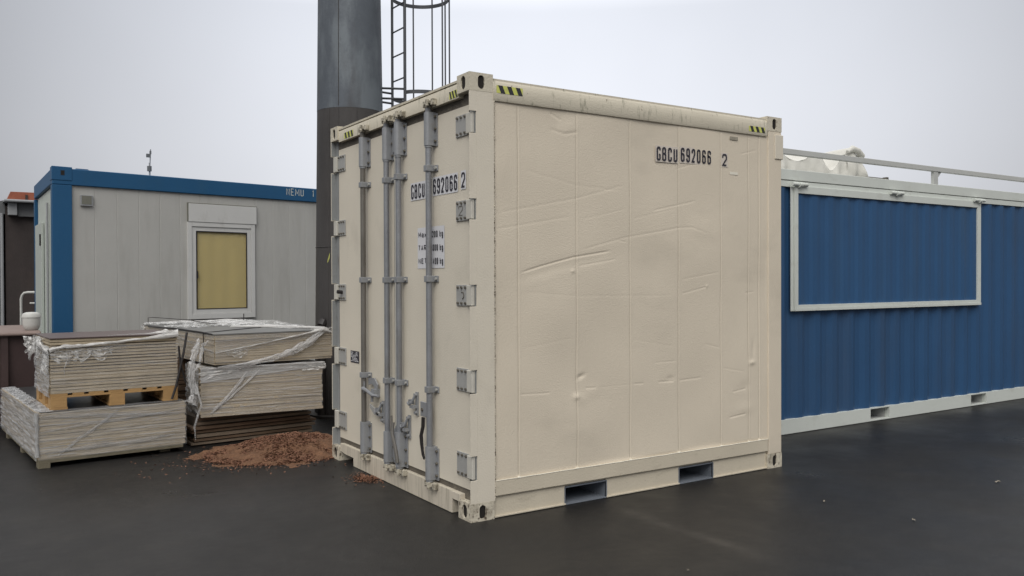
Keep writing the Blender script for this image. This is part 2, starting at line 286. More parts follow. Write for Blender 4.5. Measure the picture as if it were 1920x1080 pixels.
def _round(path, r, closed=False):
    out_ = []; n = len(path)
    for i, p in enumerate(path):
        if (i in (0, n-1)) and not closed: out_.append(Vector(p)); continue
        a, b = Vector(path[i-1]), Vector(path[(i+1) % n]); p = Vector(p); da, db = (a-p), (b-p)
        q = min(r, da.length*.5, db.length*.5)
        if da.length < 1e-6 or db.length < 1e-6 or abs(da.normalized().dot(db.normalized())) > .35: out_.append(p); continue
        A_, B_ = p+da.normalized()*q, p+db.normalized()*q
        for k in range(6): t = k/5; out_.append(A_*(1-t)**2+p*2*t*(1-t)+B_*t*t)
    return out_
_ring = [(0, 0), (0, 1), (1, 1), (1, 0)]
GL = {'G': ([[(1,.79),(1,1),(0,1),(0,0),(1,0),(1,.42),(.62,.42)]], []), 'C': ([[(1,.70),(1,1),(0,1),(0,0),(1,0),(1,.30)]], []), 'U': ([[(0,1),(0,0),(1,0),(1,1)]], []),
 'B': ([[(-.08,0),(-.08,1)], [(.02,1),(.93,1),(.93,.53),(.02,.53)], [(.02,.53),(1,.53),(1,0),(.02,0)]], []), '0': ([], [_ring]), '6': ([[(1,.76),(1,1),(0,1),(0,0),(1,0),(1,.56),(0,.56)]], []),
 '9': ([[(0,.24),(0,0),(1,0),(1,1),(0,1),(0,.44),(1,.44)]], []), '2': ([[(0,.72),(0,1),(1,1),(1,.60),(0,.02),(1,.0)]], []), '8': ([], [[(0,.5),(0,1),(1,1),(1,.5)], [(0,0),(0,.5),(1,.5),(1,0)]]),
 '1': ([[(.15,.80),(.6,1),(.6,0)]], []), '4': ([[(.72,0),(.72,1),(0,.28),(1,.28)]], []), 'N': ([[(0,0),(0,1),(1,0),(1,1)]], []), 'E': ([[(1,1),(0,1),(0,0),(1,0)], [(0,.52),(.85,.52)]], []),
 'M': ([[(0,0),(0,1),(.5,.3),(1,1),(1,0)]], []), 'T': ([[(0,1),(1,1)], [(.5,1),(.5,0)]], []), 'A': ([[(0,0),(.5,1),(1,0)], [(.2,.3),(.8,.3)]], []), 'R': ([[(0,0),(0,1),(1,1),(1,.5),(0,.5)], [(.4,.5),(1,0)]], []),
 'a': ([[(.1,.7),(1,.7),(1,0),(0,0),(0,.4),(1,.4)]], []), 'x': ([[(0,0),(1,.7)], [(0,.7),(1,0)]], []), 'k': ([[(0,0),(0,1)], [(1,.7),(.1,.32),(1,0)]], []), 'g': ([[(1,0),(0,0),(0,.7),(1,.7),(1,-.28),(0,-.28)]], []), '.': ([[(.35,.05),(.65,.05)]], [])}
SHARP = 'NMAETRxk14'
def text(body, P, U, V, w, h, name, m, parent, stroke=.135, off=.003, gap=.42, **kw):
    """narrow sign-painter's lettering built from strokes; P = lower-left corner"""
    P, U, V = Vector(P), Vector(U).normalized(), Vector(V).normalized(); Nn = U.cross(V); t = stroke*h
    adv = [(.45 if c in '. ' else .75 if c == '1' else 1.35 if c == 'M' else 1.0) for c in body]
    cell = w/(sum(adv)+gap*(len(body)-1)); x = 0; mb = MB(); lay = 0
    for c, a in zip(body, adv):
        cw = cell*a
        if c != ' ':
            op, cl = GL[c]
            for path, closed in [(p, False) for p in op]+[(p, True) for p in cl]:
                ww, hh = max(cw-t, .001), h-t
                q = [Vector((x+t/2+px*ww, t/2+py*hh)) for px, py in path]
                q = [Vector(p) for p in (_round([tuple(p) for p in q], min(ww*.5, h*.16), closed) if c not in SHARP else q)]
                n = len(q); L_, R_ = [], []
                for i in range(n):
                    pa = q[i-1] if (i > 0 or closed) else None; pb = q[(i+1) % n] if (i < n-1 or closed) else None
                    d1 = (q[i]-pa) if pa is not None else (pb-q[i]); d2 = (pb-q[i]) if pb is not None else d1
                    if d1.length < 1e-7: d1 = d2
                    if d2.length < 1e-7: d2 = d1
                    d1.normalize(); d2.normalize(); n1, n2 = Vector((-d1.y, d1.x)), Vector((-d2.y, d2.x)); mm = n1+n2
                    mm = n1 if mm.length < 1e-4 else mm.normalized(); k = min(1/max(mm.dot(n1), .3), 1.9)
                    L_.append(q[i]+mm*t/2*k); R_.append(q[i]-mm*t/2*k)
                o3 = off+lay*.00012; lay = (lay+1) % 3
                vs = [P+U*p.x+V*p.y+Nn*o3 for p in L_]+[P+U*p.x+V*p.y+Nn*o3 for p in R_]
                mb.add(vs, [(i, n+i, n+(i+1) % n, (i+1) % n) for i in range(n if closed else n-1)])
        x += cw+cell*gap
    o = mb.build(name, m, parent, recalc=False); return o

def stadium_r(th, a, b):
    """radius of an upright slot (half width a, half height b) at angle th"""
    c, s_ = math.cos(th), math.sin(th); k = b-a
    if abs(s_)*a < 1e-9: return a
    if abs(c) > 1e-9:
        t = a/abs(c)
        if abs(t*s_) <= k: return t
    # circle centred (0,k)
    s1 = abs(s_); B = k*s1; return B + math.sqrt(max(B*B - (k*k - a*a), 0))
def holed_face(mb, O, U, V, w, h, a, b, inward, depth=.03, N_=28):
    O, U, V, I = Vector(O), Vector(U), Vector(V), Vector(inward)
    angs = sorted([2*math.pi*i/N_ for i in range(N_)] + [math.atan2(sy*h/2, sx*w/2) % (2*math.pi) for sx in (1, -1) for sy in (1, -1)])
    C = O+U*w/2+V*h/2; out_, inn, dep = [], [], []
    for t in angs:
        c, s_ = math.cos(t), math.sin(t)
        k = min((w/2)/abs(c) if abs(c) > 1e-9 else 1e9, (h/2)/abs(s_) if abs(s_) > 1e-9 else 1e9)
        r = stadium_r(t, a, b)
        out_.append(C+U*c*k+V*s_*k); inn.append(C+U*c*r+V*s_*r); dep.append(C+U*c*r+V*s_*r+I*depth)
    n = len(angs); vs = out_+inn+dep; fs = []
    for i in range(n):
        j = (i+1) % n; fs.append((i, j, n+j, n+i)); fs.append((n+i, n+j, 2*n+j, 2*n+i))
    mb.add(vs, fs)

# ================================================================== SETTING
g = MB(); g.grid(lambda u, v: ((u-.5)*600+40, (v-.5)*600+60, 0), 8, 8)
o = g.build('ground', 'asphalt', recalc=False); o['kind'] = 'structure'

# ================================================================== CREAM CONTAINER
W, L, H = 2.438, 2.991, 2.896
C = thing('shipping_container', 'cream steel shipping container with dented side and double doors, standing on the wet asphalt', 'shipping container')
CX, CY, CZ = .178, .162, .118
def casting(sx, sy, sz):
    x0 = 0 if sx < 0 else L-CX; y0 = 0 if sy < 0 else W-CY; z0 = 0 if sz < 0 else H-CZ
    x1, y1, z1 = x0+CX, y0+CY, z0+CZ; mb = MB()
    X, Y, Z = Vector((1, 0, 0)), Vector((0, 1, 0)), Vector((0, 0, 1))
    def flat(a, b, c, d): mb.add([a, b, c, d], [(0, 1, 2, 3)])
    # end faces
    if sx < 0: holed_face(mb, (x0, y0, z0), Y, Z, CY, CZ, .030, .044, X, .010); flat((x1, y0, z0), (x1, y1, z0), (x1, y1, z1), (x1, y0, z1))
    else: holed_face(mb, (x1, y0, z0), Y, Z, CY, CZ, .030, .044, -X, .010); flat((x0, y0, z0), (x0, y1, z0), (x0, y1, z1), (x0, y0, z1))
    if sy < 0: holed_face(mb, (x0, y0, z0), X, Z, CX, CZ, .025, .044, Y, .010); flat((x0, y1, z0), (x1, y1, z0), (x1, y1, z1), (x0, y1, z1))
    else: holed_face(mb, (x0, y1, z0), X, Z, CX, CZ, .025, .044, -Y, .010); flat((x0, y0, z0), (x1, y0, z0), (x1, y0, z1), (x0, y0, z1))
    flat((x0, y0, z0), (x1, y0, z0), (x1, y1, z0), (x0, y1, z0)); flat((x0, y0, z1), (x1, y0, z1), (x1, y1, z1), (x0, y1, z1))
    bm = bmesh.new(); me = bpy.data.meshes.new('corner_casting')
    me.from_pydata(mb.v, [], mb.f); bm.from_mesh(me); bmesh.ops.remove_doubles(bm, verts=bm.verts, dist=1e-5); bmesh.ops.recalc_face_normals(bm, faces=bm.faces)
    # round the outer top edges like a cast block
    ed = []
    for e_ in bm.edges:
        a, b = e_.verts[0].co, e_.verts[1].co
        on = lambda p: (abs(p.x-(0 if sx < 0 else L)) < 1e-4) + (abs(p.y-(0 if sy < 0 else W)) < 1e-4) + (abs(p.z-(0 if sz < 0 else H)) < 1e-4)
        if len(e_.link_faces) == 2 and on(a) >= 2 and on(b) >= 2 and e_.calc_face_angle(0) > 1: ed.append(e_)
    bmesh.ops.bevel(bm, geom=ed, offset=.014, segments=3, profile=.5, affect='EDGES')
    bm.to_mesh(me); bm.free(); me.materials.append(M['cream_cast' if sz > 0 else 'cast_low'])
    o = bpy.data.objects.new('corner_casting', me); COL.objects.link(o); o.parent = C
    h = MB(); h.box(x0+.0098, x1-.0098, y0+.0098, y1-.0098, z0+.009, z1-.009).build('hole_shade_block', 'dark', o)  # solid near-black block, painted shade behind the casting holes
for sx in (-1, 1):
    for sy in (-1, 1):
        for sz in (-1, 1): casting(sx, sy, sz)
PX = .043                                           # plane of the doors, set back from the castings
HZ = [(2.505, 2.647), (1.950, 2.085), (1.391, 1.530), (.828, .980), (.268, .425)]   # hinge heights
# front corner posts: side plate with hinge cut-outs + recessed front web
def front_post(yo, s):
    mb = MB(); y = lambda d: yo + s*d
    def bx(m, x0, x1, a, b, z0, z1):
        m.box(x0, x1, min(y(a), y(b)), max(y(a), y(b)), z0, z1)
    zs = [CZ] + [z for p in reversed(HZ) for z in p] + [H-CZ]
    for i in range(0, len(zs), 2): bx(mb, .001, .052, .001, .009, zs[i], zs[i+1])
    bx(mb, .052, .186, .001, .009, CZ-.0, H-CZ)
    bx(mb, .052, .060, .009, .072, CZ, H-CZ)
    o = mb.build('corner_post', 'cream_door', C, bevel=.0012)
    q = MB(); bx(q, .0445, .0515, .0095, .070, CZ, H-CZ); bx(q, .0035, .0444, .0092, .0112, CZ, .262)
    for z0_, z1_ in ((.431, .822), (.986, 1.385), (1.536, 1.944), (2.091, 2.499), (2.653, H-CZ)): bx(q, .0035, .0444, .0092, .0112, z0_, z1_)
    q.build('post_web', 'post_in', o)
front_post(0, 1); front_post(W, -1)
for yo, s in ((0, 1), (W, -1)):
    mb = MB(); a, b = sorted((yo+s*.001, yo+s*.16)); mb.box(2.832, L-.002, a, b, CZ, H-CZ); mb.build('corner_post', 'cream_side', C, bevel=.006)
# extra cover on the far corner post
mb = MB(); mb.box(2.905, 3.002, -.008, .03, 2.552, 2.752); mb.build('cover_plate', 'cream_door', C, bevel=.004)
# bright weld scars between post and panel
mb = MB()
for i in range(150):
    z = CZ+.02 + (H-2*CZ-.04)*i/150; r = .0028+.003*random.random()**2
    mb.add([(.187+dx*r+random.uniform(-.0015, .0015), -.001-dy*r, z+dz*r*2.2) for dx, dy, dz in ((-1,0,0),(1,0,0),(0,1,0),(0,0,1),(0,0,-1))], [(0,2,3),(2,1,3),(0,4,2),(2,4,1)])
mb.build('weld_seam', 'weld', C, smooth=True)
mb = MB(); mb.box(.186, .189, .004, .012, .25, 2.73); mb.build('seam_groove', 'rubber', C)
# side panel (dented skin)
def crease(X, Z, pts, amp, wid, kind='fold', fade=.10):
    """displacement of a buckle running along pts: pushes in above, out below"""
    out = np.zeros_like(X); best = np.full_like(X, 9.0); sgn = np.zeros_like(X); fadem = np.zeros_like(X)
    tot = sum(math.dist(pts[i], pts[i+1]) for i in range(len(pts)-1)); acc = 0
    for i in range(len(pts)-1):
        (ax, az), (bx, bz) = pts[i], pts[i+1]; l = math.dist(pts[i], pts[i+1]); ux, uz = (bx-ax)/l, (bz-az)/l
        t = np.clip((X-ax)*ux + (Z-az)*uz, 0, l); dx = X-(ax+ux*t); dz = Z-(az+uz*t); d = np.hypot(dx, dz)
        s_ = dx*(-uz) + dz*ux; m_ = d < best
        best = np.where(m_, d, best); sgn = np.where(m_, s_, sgn)
        q = (acc+t)/tot; fm = np.clip(np.minimum(q, 1-q)/fade, 0, 1); fadem = np.where(m_, fm, fadem); acc += l
    fadem = fadem*fadem*(3-2*fadem)
    return amp*.36*(np.exp(-(best/(wid*.45))**2) + .12*np.exp(-((sgn-wid*1.5)/(wid*1.6))**2)*(best < 9))*fadem
    return -amp*np.exp(-(best/wid)**2)*fadem
def dent(X, Z, x, z, amp, rx, rz, ang=0):
    c, s_ = math.cos(ang), math.sin(ang); a = (X-x)*c+(Z-z)*s_; b = -(X-x)*s_+(Z-z)*c
    return amp*np.exp(-((a/rx)**2+(b/rz)**2))
def skin():
    nx, nz = 460, 430; x0, x1, z0, z1 = .188, 2.833, .240, 2.735
    xs = np.linspace(x0, x1, nx+1); zs = np.linspace(z0, z1, nz+1); X, Z = np.meshgrid(xs, zs)
    D = np.zeros_like(X)                             # + = outward (towards -Y)
    for sx_, d_ in ((.374, 1), (.862, 1), (1.348, 1), (1.83, 1), (2.282, 1), (2.599, 1), (2.725, 1.5)):
        D -= .0026*d_*np.exp(-((X-sx_)/.0045)**2); D += .0012*np.exp(-((X-sx_-.012)/.006)**2)*d_
    ph = rng.uniform(0, 6.28, 40)
    for k in range(20):
        fx, fz = rng.uniform(.5, 4), rng.uniform(.5, 5); D += .0011*np.sin(fx*2*X+ph[k]+1.3*np.sin(Z*1.7+k))*np.sin(fz*2*Z+ph[k+20]+.8*np.sin(X*2.3+k))
    F = [([(.384,1.606),(.579,1.657),(.841,1.718),(1.185,1.768)], .013, .013), ([(.873,1.655),(1.234,1.711)], .0045, .013), ([(.873,1.763),(1.309,1.866),(1.837,1.952),(1.976,1.96),(2.177,1.909)], .004, .016),
         ([(1.863,1.451),(2.147,1.506)], .005, .012), ([(1.863,1.56),(2.265,1.618)], .003, .014), ([(.38,.797),(.64,.789)], .0065, .009), ([(.94,.80),(1.04,.797)], .008, .011),
         ([(1.05,.795),(1.4,.80)], .002, .012), ([(1.383,.799),(1.48,.797)], .0065, .01), ([(1.62,.797),(1.79,.792)], .008, .011), ([(1.834,.792),(2.08,.80)], .007, .011), ([(2.41,.665),(2.57,.68)], .008, .011),
         ([(2.37,.462),(2.57,.478)], .010, .012), ([(.64,2.70),(.74,2.655)], .007, .015), ([(.64,2.59),(.76,2.565),(.88,2.59)], .006, .022), ([(1.56,2.07),(2.02,2.165)], .005, .012),
         ([(.189,1.995),(.851,2.125),(1.336,2.254)], .0028, .018), ([(.383,1.482),(.849,1.448),(1.808,1.44)], .0016, .018), ([(.189,1.891),(.828,2.002)], .0028, .018), ([(2.568,1.451),(2.67,1.459)], .005, .01),
         ([(2.117,1.059),(2.27,1.023)], .004, .015), ([(1.58,.943),(1.82,.943)], .004, .011), ([(2.293,.862),(2.567,.816)], .003, .012), ([(1.80,2.395),(2.06,2.465)], .004, .012), ([(2.50,2.56),(2.70,2.61)], .004, .012),
         ([(.40,2.30),(.86,2.22),(1.3,2.20)], .0018, .02), ([(.9,1.98),(1.34,2.08)], .0018, .015), ([(1.36,2.0),(1.82,2.10)], .0018, .014), ([(.40,1.1),(.84,1.16)], .0015, .02), ([(1.35,1.13),(1.8,1.05)], .0015, .02), ([(1.25,1.84),(1.32,1.835)], .006, .008)]
    for pts, a, wd in F: D += crease(X, Z, pts, -a, wd)
    for q in ((.905,.884,-.012,.035,.016,.35), (.861,.745,.012,.03,.022,0), (.90,.72,.006,.05,.04,0), (2.64,.885,.012,.035,.018,0), (2.66,1.0,-.008,.02,.07,0), (1.75,.815,-.006,.04,.02,0), (.80,2.61,.006,.09,.05,.3), (2.56,.52,.007,.10,.05,0),
              (2.56,.70,-.005,.07,.04,0), (1.0,.77,.005,.06,.05,0), (.60,1.62,-.006,.22,.04,.25), (1.0,1.70,-.004,.2,.04,.2), (2.1,1.94,.005,.14,.06,-.3), (.83,1.62,.008,.015,.012,0), (.25,2.3,.006,.06,.14,0), (2.13,1.507,.006,.012,.01,0)):
        D += dent(X, Z, q[0], q[1], q[2]*.62, q[3], q[4], q[5])
    ex = np.clip(np.minimum(X-x0, x1-X)/.03, 0, 1)*np.clip(np.minimum(Z-z0, z1-Z)/.03, 0, 1); D *= ex
    Y = .012 - D
    co = np.stack([X, Y, Z], -1).reshape(-1, 3)
    idx = np.arange((nx+1)*(nz+1)).reshape(nz+1, nx+1)
    fc = np.stack([idx[:-1, :-1], idx[:-1, 1:], idx[1:, 1:], idx[1:, :-1]], -1).reshape(-1, 4)
    me = bpy.data.meshes.new('side_panel'); me.vertices.add(len(co)); me.vertices.foreach_set('co', co.ravel())
    me.loops.add(fc.size); me.loops.foreach_set('vertex_index', fc.ravel()); me.polygons.add(len(fc))
    me.polygons.foreach_set('loop_start', np.arange(0, fc.size, 4)); me.polygons.foreach_set('use_smooth', np.ones(len(fc), bool))
    me.update(calc_edges=True); me.materials.append(M['cream_side'])
    o = bpy.data.objects.new('side_panel', me); COL.objects.link(o); o.parent = C
    for sx_ in (.374, .862, 1.348, 1.83, 2.282, 2.599, 2.725):      # caulked joints between the skin sheets
        k = int(round((sx_-x0)/(x1-x0)*nx)); mb = MB(); rows = list(range(4, nz-3, 3))
        vs = [(sx_+q, float(Y[r_, k])-.0006, float(zs[r_])) for r_ in rows for q in (-.0019, .0019)]
        mb.add(vs, [(2*a, 2*a+1, 2*a+3, 2*a+2) for a in range(len(rows)-1)]); mb.build('panel_seam', 'seam_dirt', C, recalc=False)
skin()
mb = MB(); mb.box(.188, 2.833, .06, .09, .24, 2.73); mb.box(.19, 2.83, W-.09, W-.012, .24, 2.73); mb.box(2.90, 2.96, .16, W-.16, .14, 2.75); mb.build('wall_core', 'cream_side', C)
# side rails
for yo, s in ((0, 1), (W, -1)):
    y = lambda d: yo+s*d
    poly = [(y(.10), 2.729), (y(.001), 2.729), (y(-.004), 2.745), (y(-.004), 2.80), (y(.002), 2.845), (y(.016), 2.868), (y(.04), 2.880), (y(.10), 2.884)]
    mb = MB(); mb.prism(poly, 'x', CX, L-CX); mb.build('top_side_rail', 'cream_rail', C, smooth=True, angle=50)
    mb = MB()
    mb.prism([(y(.09), .146), (y(.0015), .146), (y(-.001), .15), (y(-.001), .240), (y(.002), .2445), (y(.09), .2445)], 'x', .186, 2.818)
    o_ = mb.build('bottom_side_rail', 'cream_low', C)
    mb = MB()
    segs = [(.186, .762), (1.126, 1.838), (2.197, 2.815)]
    for a, b in segs: mb.box(a, b, min(y(.018), y(.03)), max(y(.018), y(.03)), .004, .1455)
    for a, b in segs: mb.box(a, b, min(y(.006), y(.0175)), max(y(.006), y(.0175)), .004, .014)
    mb.box(.186, 2.815, min(y(.0305), y(.09)), max(y(.0305), y(.09)), .128, .1455)
    mb.build('rail_web', 'cream_low', o_, bevel=.0015)
# pale bead that paints in the bright edge highlight along the ledge
mb = MB(); mb.tube([(.19+.0879*i, -.0005, .2465+random.uniform(-.001, .001)) for i in range(31)], .0032, 6); mb.build('ledge_highlight', 'chip', C, smooth=True)
for x in (.374, .862, 1.348, 1.83, 2.282, 2.599, 2.725):
    mb = MB(); mb.box(x-.012, x+.012, -.002, .012, .246, .253); mb.build('ledge_lug', 'chip', C, bevel=.003)
# fork pockets
for a, b in ((.762, 1.126), (1.838, 2.197)):
    mb = MB(); mb.box(a-.005, a, .012, 2.42, .006, .128); mb.box(b, b+.005, .012, 2.42, .006, .128); mb.box(a, b, .016, 2.42, .120, .128); mb.box(a, b, .012, 2.42, .003, .009); mb.box(a, b, 1.3, 1.32, .009, .12)
    mb.build('fork_pocket', 'pocket', C)
# top header, bottom sill
mb = MB(); mb.prism([(.012, 2.757), (.012, 2.842), (.022, 2.858), (.045, 2.866), (.17, 2.87), (.17, 2.757)], 'y', .1625, W-.1625); hd = mb.build('door_header', 'cream_rail', C, smooth=True, angle=50)
mb = MB(); y0, y1 = .1625, W-.1625
mb.prism([(y0, .100), (.272, .100), (.272, .003), (1.985, .003), (1.985, .072), (2.16, .072), (y1, .085), (y1, .150), (y0, .150)], 'x', .012, .10)
mb.build('door_sill', 'sill', C, bevel=.002)
mb = MB(); mb.box(.050, .12, .073, W-.073, .118, .190); mb.box(.050, .12, .073, W-.073, 2.69, 2.775); mb.box(.0505, .12, .0725, .08, .19, 2.69); mb.box(.0505, .12, W-.085, W-.0725, .19, 2.69)
mb.build('door_seal', 'rubber', C)
mb = MB(); mb.box(.013, 2.98, .012, W-.012, 2.86, 2.875); mb.build('roof', 'cream_rail', C)
mb = MB(); mb.box(.1, 2.9, .1, W-.1, .13, .139); mb.build('floor_pan', 'pocket', C)
# rounded lip: light highlight on the sill top, header gutters
mb = MB(); mb.tube([(.016, y0+.1+i*.1, .152) for i in range(21)], .004, 6); mb.build('sill_lip', 'cream_rail', C, smooth=True)

# hazard tapes: yellow sheet with slanted dark stripes
def hazard(P, U, V, w, h, n=3, lean=.45):
    P, U, V = Vector(P), Vector(U), Vector(V); Nn = U.cross(V).normalized()
    def q(m_, a, b, c, d, off): m_.add([P+U*u+V*v+Nn*off for u, v in (a, b, c, d)], [(0, 1, 2, 3)])
    y_ = MB(); q(y_, (0, 0), (w, 0), (w, h), (0, h), .0012); o = y_.build('hazard_tape', 'yellow', C, recalc=False)
    k = MB(); p = w/n
    for i in range(n):
        a0 = p*(i+.5); tl = max(0, a0-lean*h)
        q(k, (a0, 0), (min(a0+p*.5, w), 0), (tl+p*.5, h), (tl, h), .0022)
    k.build('hazard_stripe', 'ytape_black', o, recalc=False)
hazard((.202, -.004, 2.781), (1, 0, 0), (0, 0, 1), .205, .05)
hazard((2.592, -.004, 2.752), (1, 0, 0), (0, 0, 1), .19, .044)
hazard((.012, .287, 2.765), (0, -1, 0), (0, 0, 1), .115, .05)
hazard((.012, 2.15, 2.768), (0, -1, 0), (0, 0, 1), .20, .05)

# markings on the side
UX, UZ = (1, 0, 0), (0, 0, 1)
def sheet(x0, x1, z0, z1, name='label_backing', y=.008, par=C, m='aged_label'):
    s_ = MB(); s_.add([(x0, y, z0), (x1, y, z0), (x1, y, z1), (x0, y, z1)], [(0, 1, 2, 3)]); return s_.build(name, m, par, recalc=False)
lb = sheet(1.596, 1.826, 2.437, 2.560); text('GBCU', (1.606, .007, 2.446), UX, UZ, .21, .104, 'lettering', 'ink', lb)
lb = sheet(1.842, 2.182, 2.445, 2.570); text('692066', (1.851, .007, 2.455), UX, UZ, .321, .106, 'lettering', 'ink', lb)
lb = sheet(2.288, 2.360, 2.445, 2.558); text('2', (2.297, .007, 2.453), UX, UZ, .052, .096, 'lettering', 'ink', lb)
sheet(2.386, 2.478, 2.668, 2.694, 'faded_label', m='faded'); sheet(2.384, 2.476, 2.392, 2.414, 'paint_patch', m='chip')

# ---- doors
def door(ya, yb, hinge_side):
    """ya<yb in world; hinge_side -1: hinged at the low-y post"""
    mb = MB(); nu, nv = 60, 120; z0, z1 = .190, 2.70
    def f(u, v):
        y_ = ya+(yb-ya)*u; z_ = z0+(z1-z0)*v; e_ = min(1, min(u, 1-u)*nu/2, min(v, 1-v)*nv/2)
        return (PX + .0016*e_*noise.noise(Vector((y_*3, z_*3, 2.2)))*1.0, y_, z_)
    mb.grid(f, nu, nv)
    d = mb.build('door', 'cream_door', C, smooth=True, angle=60)
    s_ = MB(); s_.box(PX+.0022, PX+.06, ya+.001, yb-.001, z0+.001, z1-.001); s_.build('door_core', 'rubber', d)
    yo, s = (0, 1) if hinge_side < 0 else (W, -1)
    for i, (a, b) in enumerate(HZ):
        h = MB(); p0, p1 = sorted((yo+s*.085, yo+s*.243)); h.box(PX-.009, PX-.0005, p0, p1, a, b)
        h_ = h.build('hinge', 'hinge', C, bevel=.003)
        k = MB(); p0, p1 = sorted((yo+s*.012, yo+s*.0835)); k.box(.018, .0435, p0, p1, a+.003, b-.003)
        c_ = (yo+s*.022); k.build('hinge_knuckle', 'knuckle', h_, bevel=.006)
        for q in (.115, .165, .215):
            for zz in (a+.018, b-.018): bb = MB(); bb.cyl((PX-.0095, yo+s*q, zz), (PX-.020, yo+s*q, zz), .0085, 8); bb.build('bolt', 'bolt', h_)
        if hinge_side > 0 and i == 2:
            bb = MB(); bb.cyl((PX-.01, yo+s*.17, (a+b)/2), (PX-.055, yo+s*.17, (a+b)/2+.004), .016, 12); bb.build('bump_stop', 'strap', h_)
        if hinge_side < 0 and i == 2:
            bb = MB(); bb.tube([(PX-.0115, .155+.018*math.cos(t), (a+b)/2+.022*math.sin(t)) for t in np.linspace(.9, 4.9, 10)], .0035, 6); bb.build('clip_hook', 'bolt', h_)
    return d
DR = door(.080, 1.196, -1); DL = door(1.226, 2.352, 1)
# astragal between the doors
mb = MB(); mb.box(.046, .06, 1.197, 1.225, .19, 2.70); mb.build('door_gap', 'dark', C)
mb = MB(); mb.box(.030, .0425, 1.158, 1.195, .20, 2.69); mb.build('astragal', 'knuckle', DR, bevel=.002)
mb = MB(); mb.box(.024, .0415, 1.02, 1.215, 2.53, 2.72); mb.build('cover_plate', 'sleeve', DR, bevel=.003)
# locking bars
def lockbar(yc, d, mt, ztop, zs_t, zs_b, br, first=False):
    R_ = .0215; xc = -.004
    b = MB(); b.cyl((xc, yc, .155), (xc, yc, 2.775), R_, 18); bar = b.build('locking_bar', mt, C, smooth=True)
    for a, bz in ((zs_t, ztop), (.172, zs_b)):       # cam housings: half-round cover with bolted flanges
        s_ = MB(); n = 14; pr = []
        for k in range(n+1):
            t = math.pi*k/n; pr.append((xc-.005-.026*math.sin(t), yc-.029*math.cos(t)))
        poly = [(PX-.002, yc-.029)] + pr + [(PX-.002, yc+.029)]
        s_.prism(poly, 'z', a, bz)
        s_.box(PX-.010, PX-.0015, yc-.056, yc-.0295, a-.004, bz-.01)
        h = s_.build('cam_housing', 'sleeve', C, smooth=True, angle=40)
        for zz in np.linspace(a+.03, bz-.03, 3): q = MB(); q.cyl((PX-.0105, yc-.043, zz), (PX-.024, yc-.043, zz), .009, 8); q.build('bolt', 'bolt', h, smooth=True)
        q = MB(); q.tube([(xc, yc, a-.014), (xc, yc, a-.002)], .0265, 16)
        q.build('bar_collar', 'sleeve', h, smooth=True)
    for zz in br:
        s_ = MB(); s_.box(xc-.027, PX-.002, yc-.027, yc+.026, zz-.022, zz+.022); s_.box(PX-.010, PX-.001, yc-.062, yc-.0275, zz-.022, zz+.022)
        s_.box(PX-.010, PX-.001, yc+.0265, yc+.05, zz-.02, zz+.02)
        h = s_.build('bar_bracket', 'sleeve', C, bevel=.004)
        q = MB(); q.cyl((PX-.0105, yc-.046, zz), (PX-.026, yc-.046, zz), .010, 10); q.build('bolt', 'hinge', h)
    # cams and keepers, top and bottom
    for zc, sg in ((2.785, 1), (.140, -1)):
        q = MB()
        for k in range(3): q.tube([(xc, yc, zc-.028*sg+.014*k*sg), (xc, yc, zc-.020*sg+.014*k*sg)], .026-.003*k, 14)
        q.prism([(-.035, yc-.055), (.010, yc-.060), (.010, yc+.03), (-.03, yc+.028)], 'z', zc-.006, zc+.012)
        q.cyl((-.034, yc-.040, zc-.022), (-.034, yc-.040, zc+.022), .012, 10)
        q.build('locking_cam', 'cam', bar, smooth=True)
        for a_, b_ in ((yc-.095, yc-.066), (yc+.036, yc+.052)):
            k_ = MB(); k_.box(-.022, .0115, a_, b_, zc-.022, zc+.022); k_.build('cam_keeper', 'cam', C, bevel=.004)
    return bar
B1 = lockbar(1.716, DL, 'bar_dark', 2.715, 2.480, .417, (2.334, 1.565, .796))
B2 = lockbar(1.262, DL, 'bar', 2.725, 2.480, .405, (2.325, 1.564, .795))
B3 = lockbar(1.050, DR, 'bar', 2.735, 2.490, .430, (2.330, 1.566, .800))
B4 = lockbar(.562, DR, 'bar', 2.725, 2.495, .402, (2.338, 1.570, .800))
# handles and catches on the doors
def catch(yc, zc, d, flip=1):
    q = MB(); q.box(.030, PX-.001, yc-.016, yc+.016, zc-.085, zc+.085)
    q.cyl((.030, yc, zc+.065), (.012, yc, zc+.065), .013, 10); q.cyl((.030, yc, zc-.065), (.014, yc, zc-.065), .012, 10)
    q.tube([(.018, yc, zc+.06), (.005, yc+.02*flip, zc+.01), (-.006, yc+.05*flip, zc-.008), (-.002, yc+.075*flip, zc+.004)], .010, 8)
    q.box(-.004, .030, yc-.01, yc+.045, zc-.032, zc-.012); q.box(-.012, .026, yc+.03, yc+.05, zc-.005, zc+.03)
    return q.build('handle_catch', 'sleeve', d, smooth=True, angle=40)
catch(.835, .665, DR); catch(.960, .480, DR)
q = MB(); q.box(-.012, -.004, .592, .690, .60, .705); q.build('handle_pivot', 'sleeve', DR, bevel=.004)
q = MB()
hp = [(.625, .598), (.628, .53), (.648, .46), (.640, .40), (.625, .33), (.605, .30), (.600, .315), (.612, .36), (.618, .42), (.622, .47), (.603, .53), (.600, .598)]
hp = [((y_-.615)*1.5+.64, z_) for y_, z_ in hp]
q.prism([(a, b) for a, b in [(y_, z_) for y_, z_ in hp]], 'x', -.022, -.010); q.build('handle', 'strap', DR, bevel=.003)
q = MB(); q.cyl((-.0085, .655, .65), (-.02, .655, .65), .012, 10); q.build('bolt', 'bolt', DR)
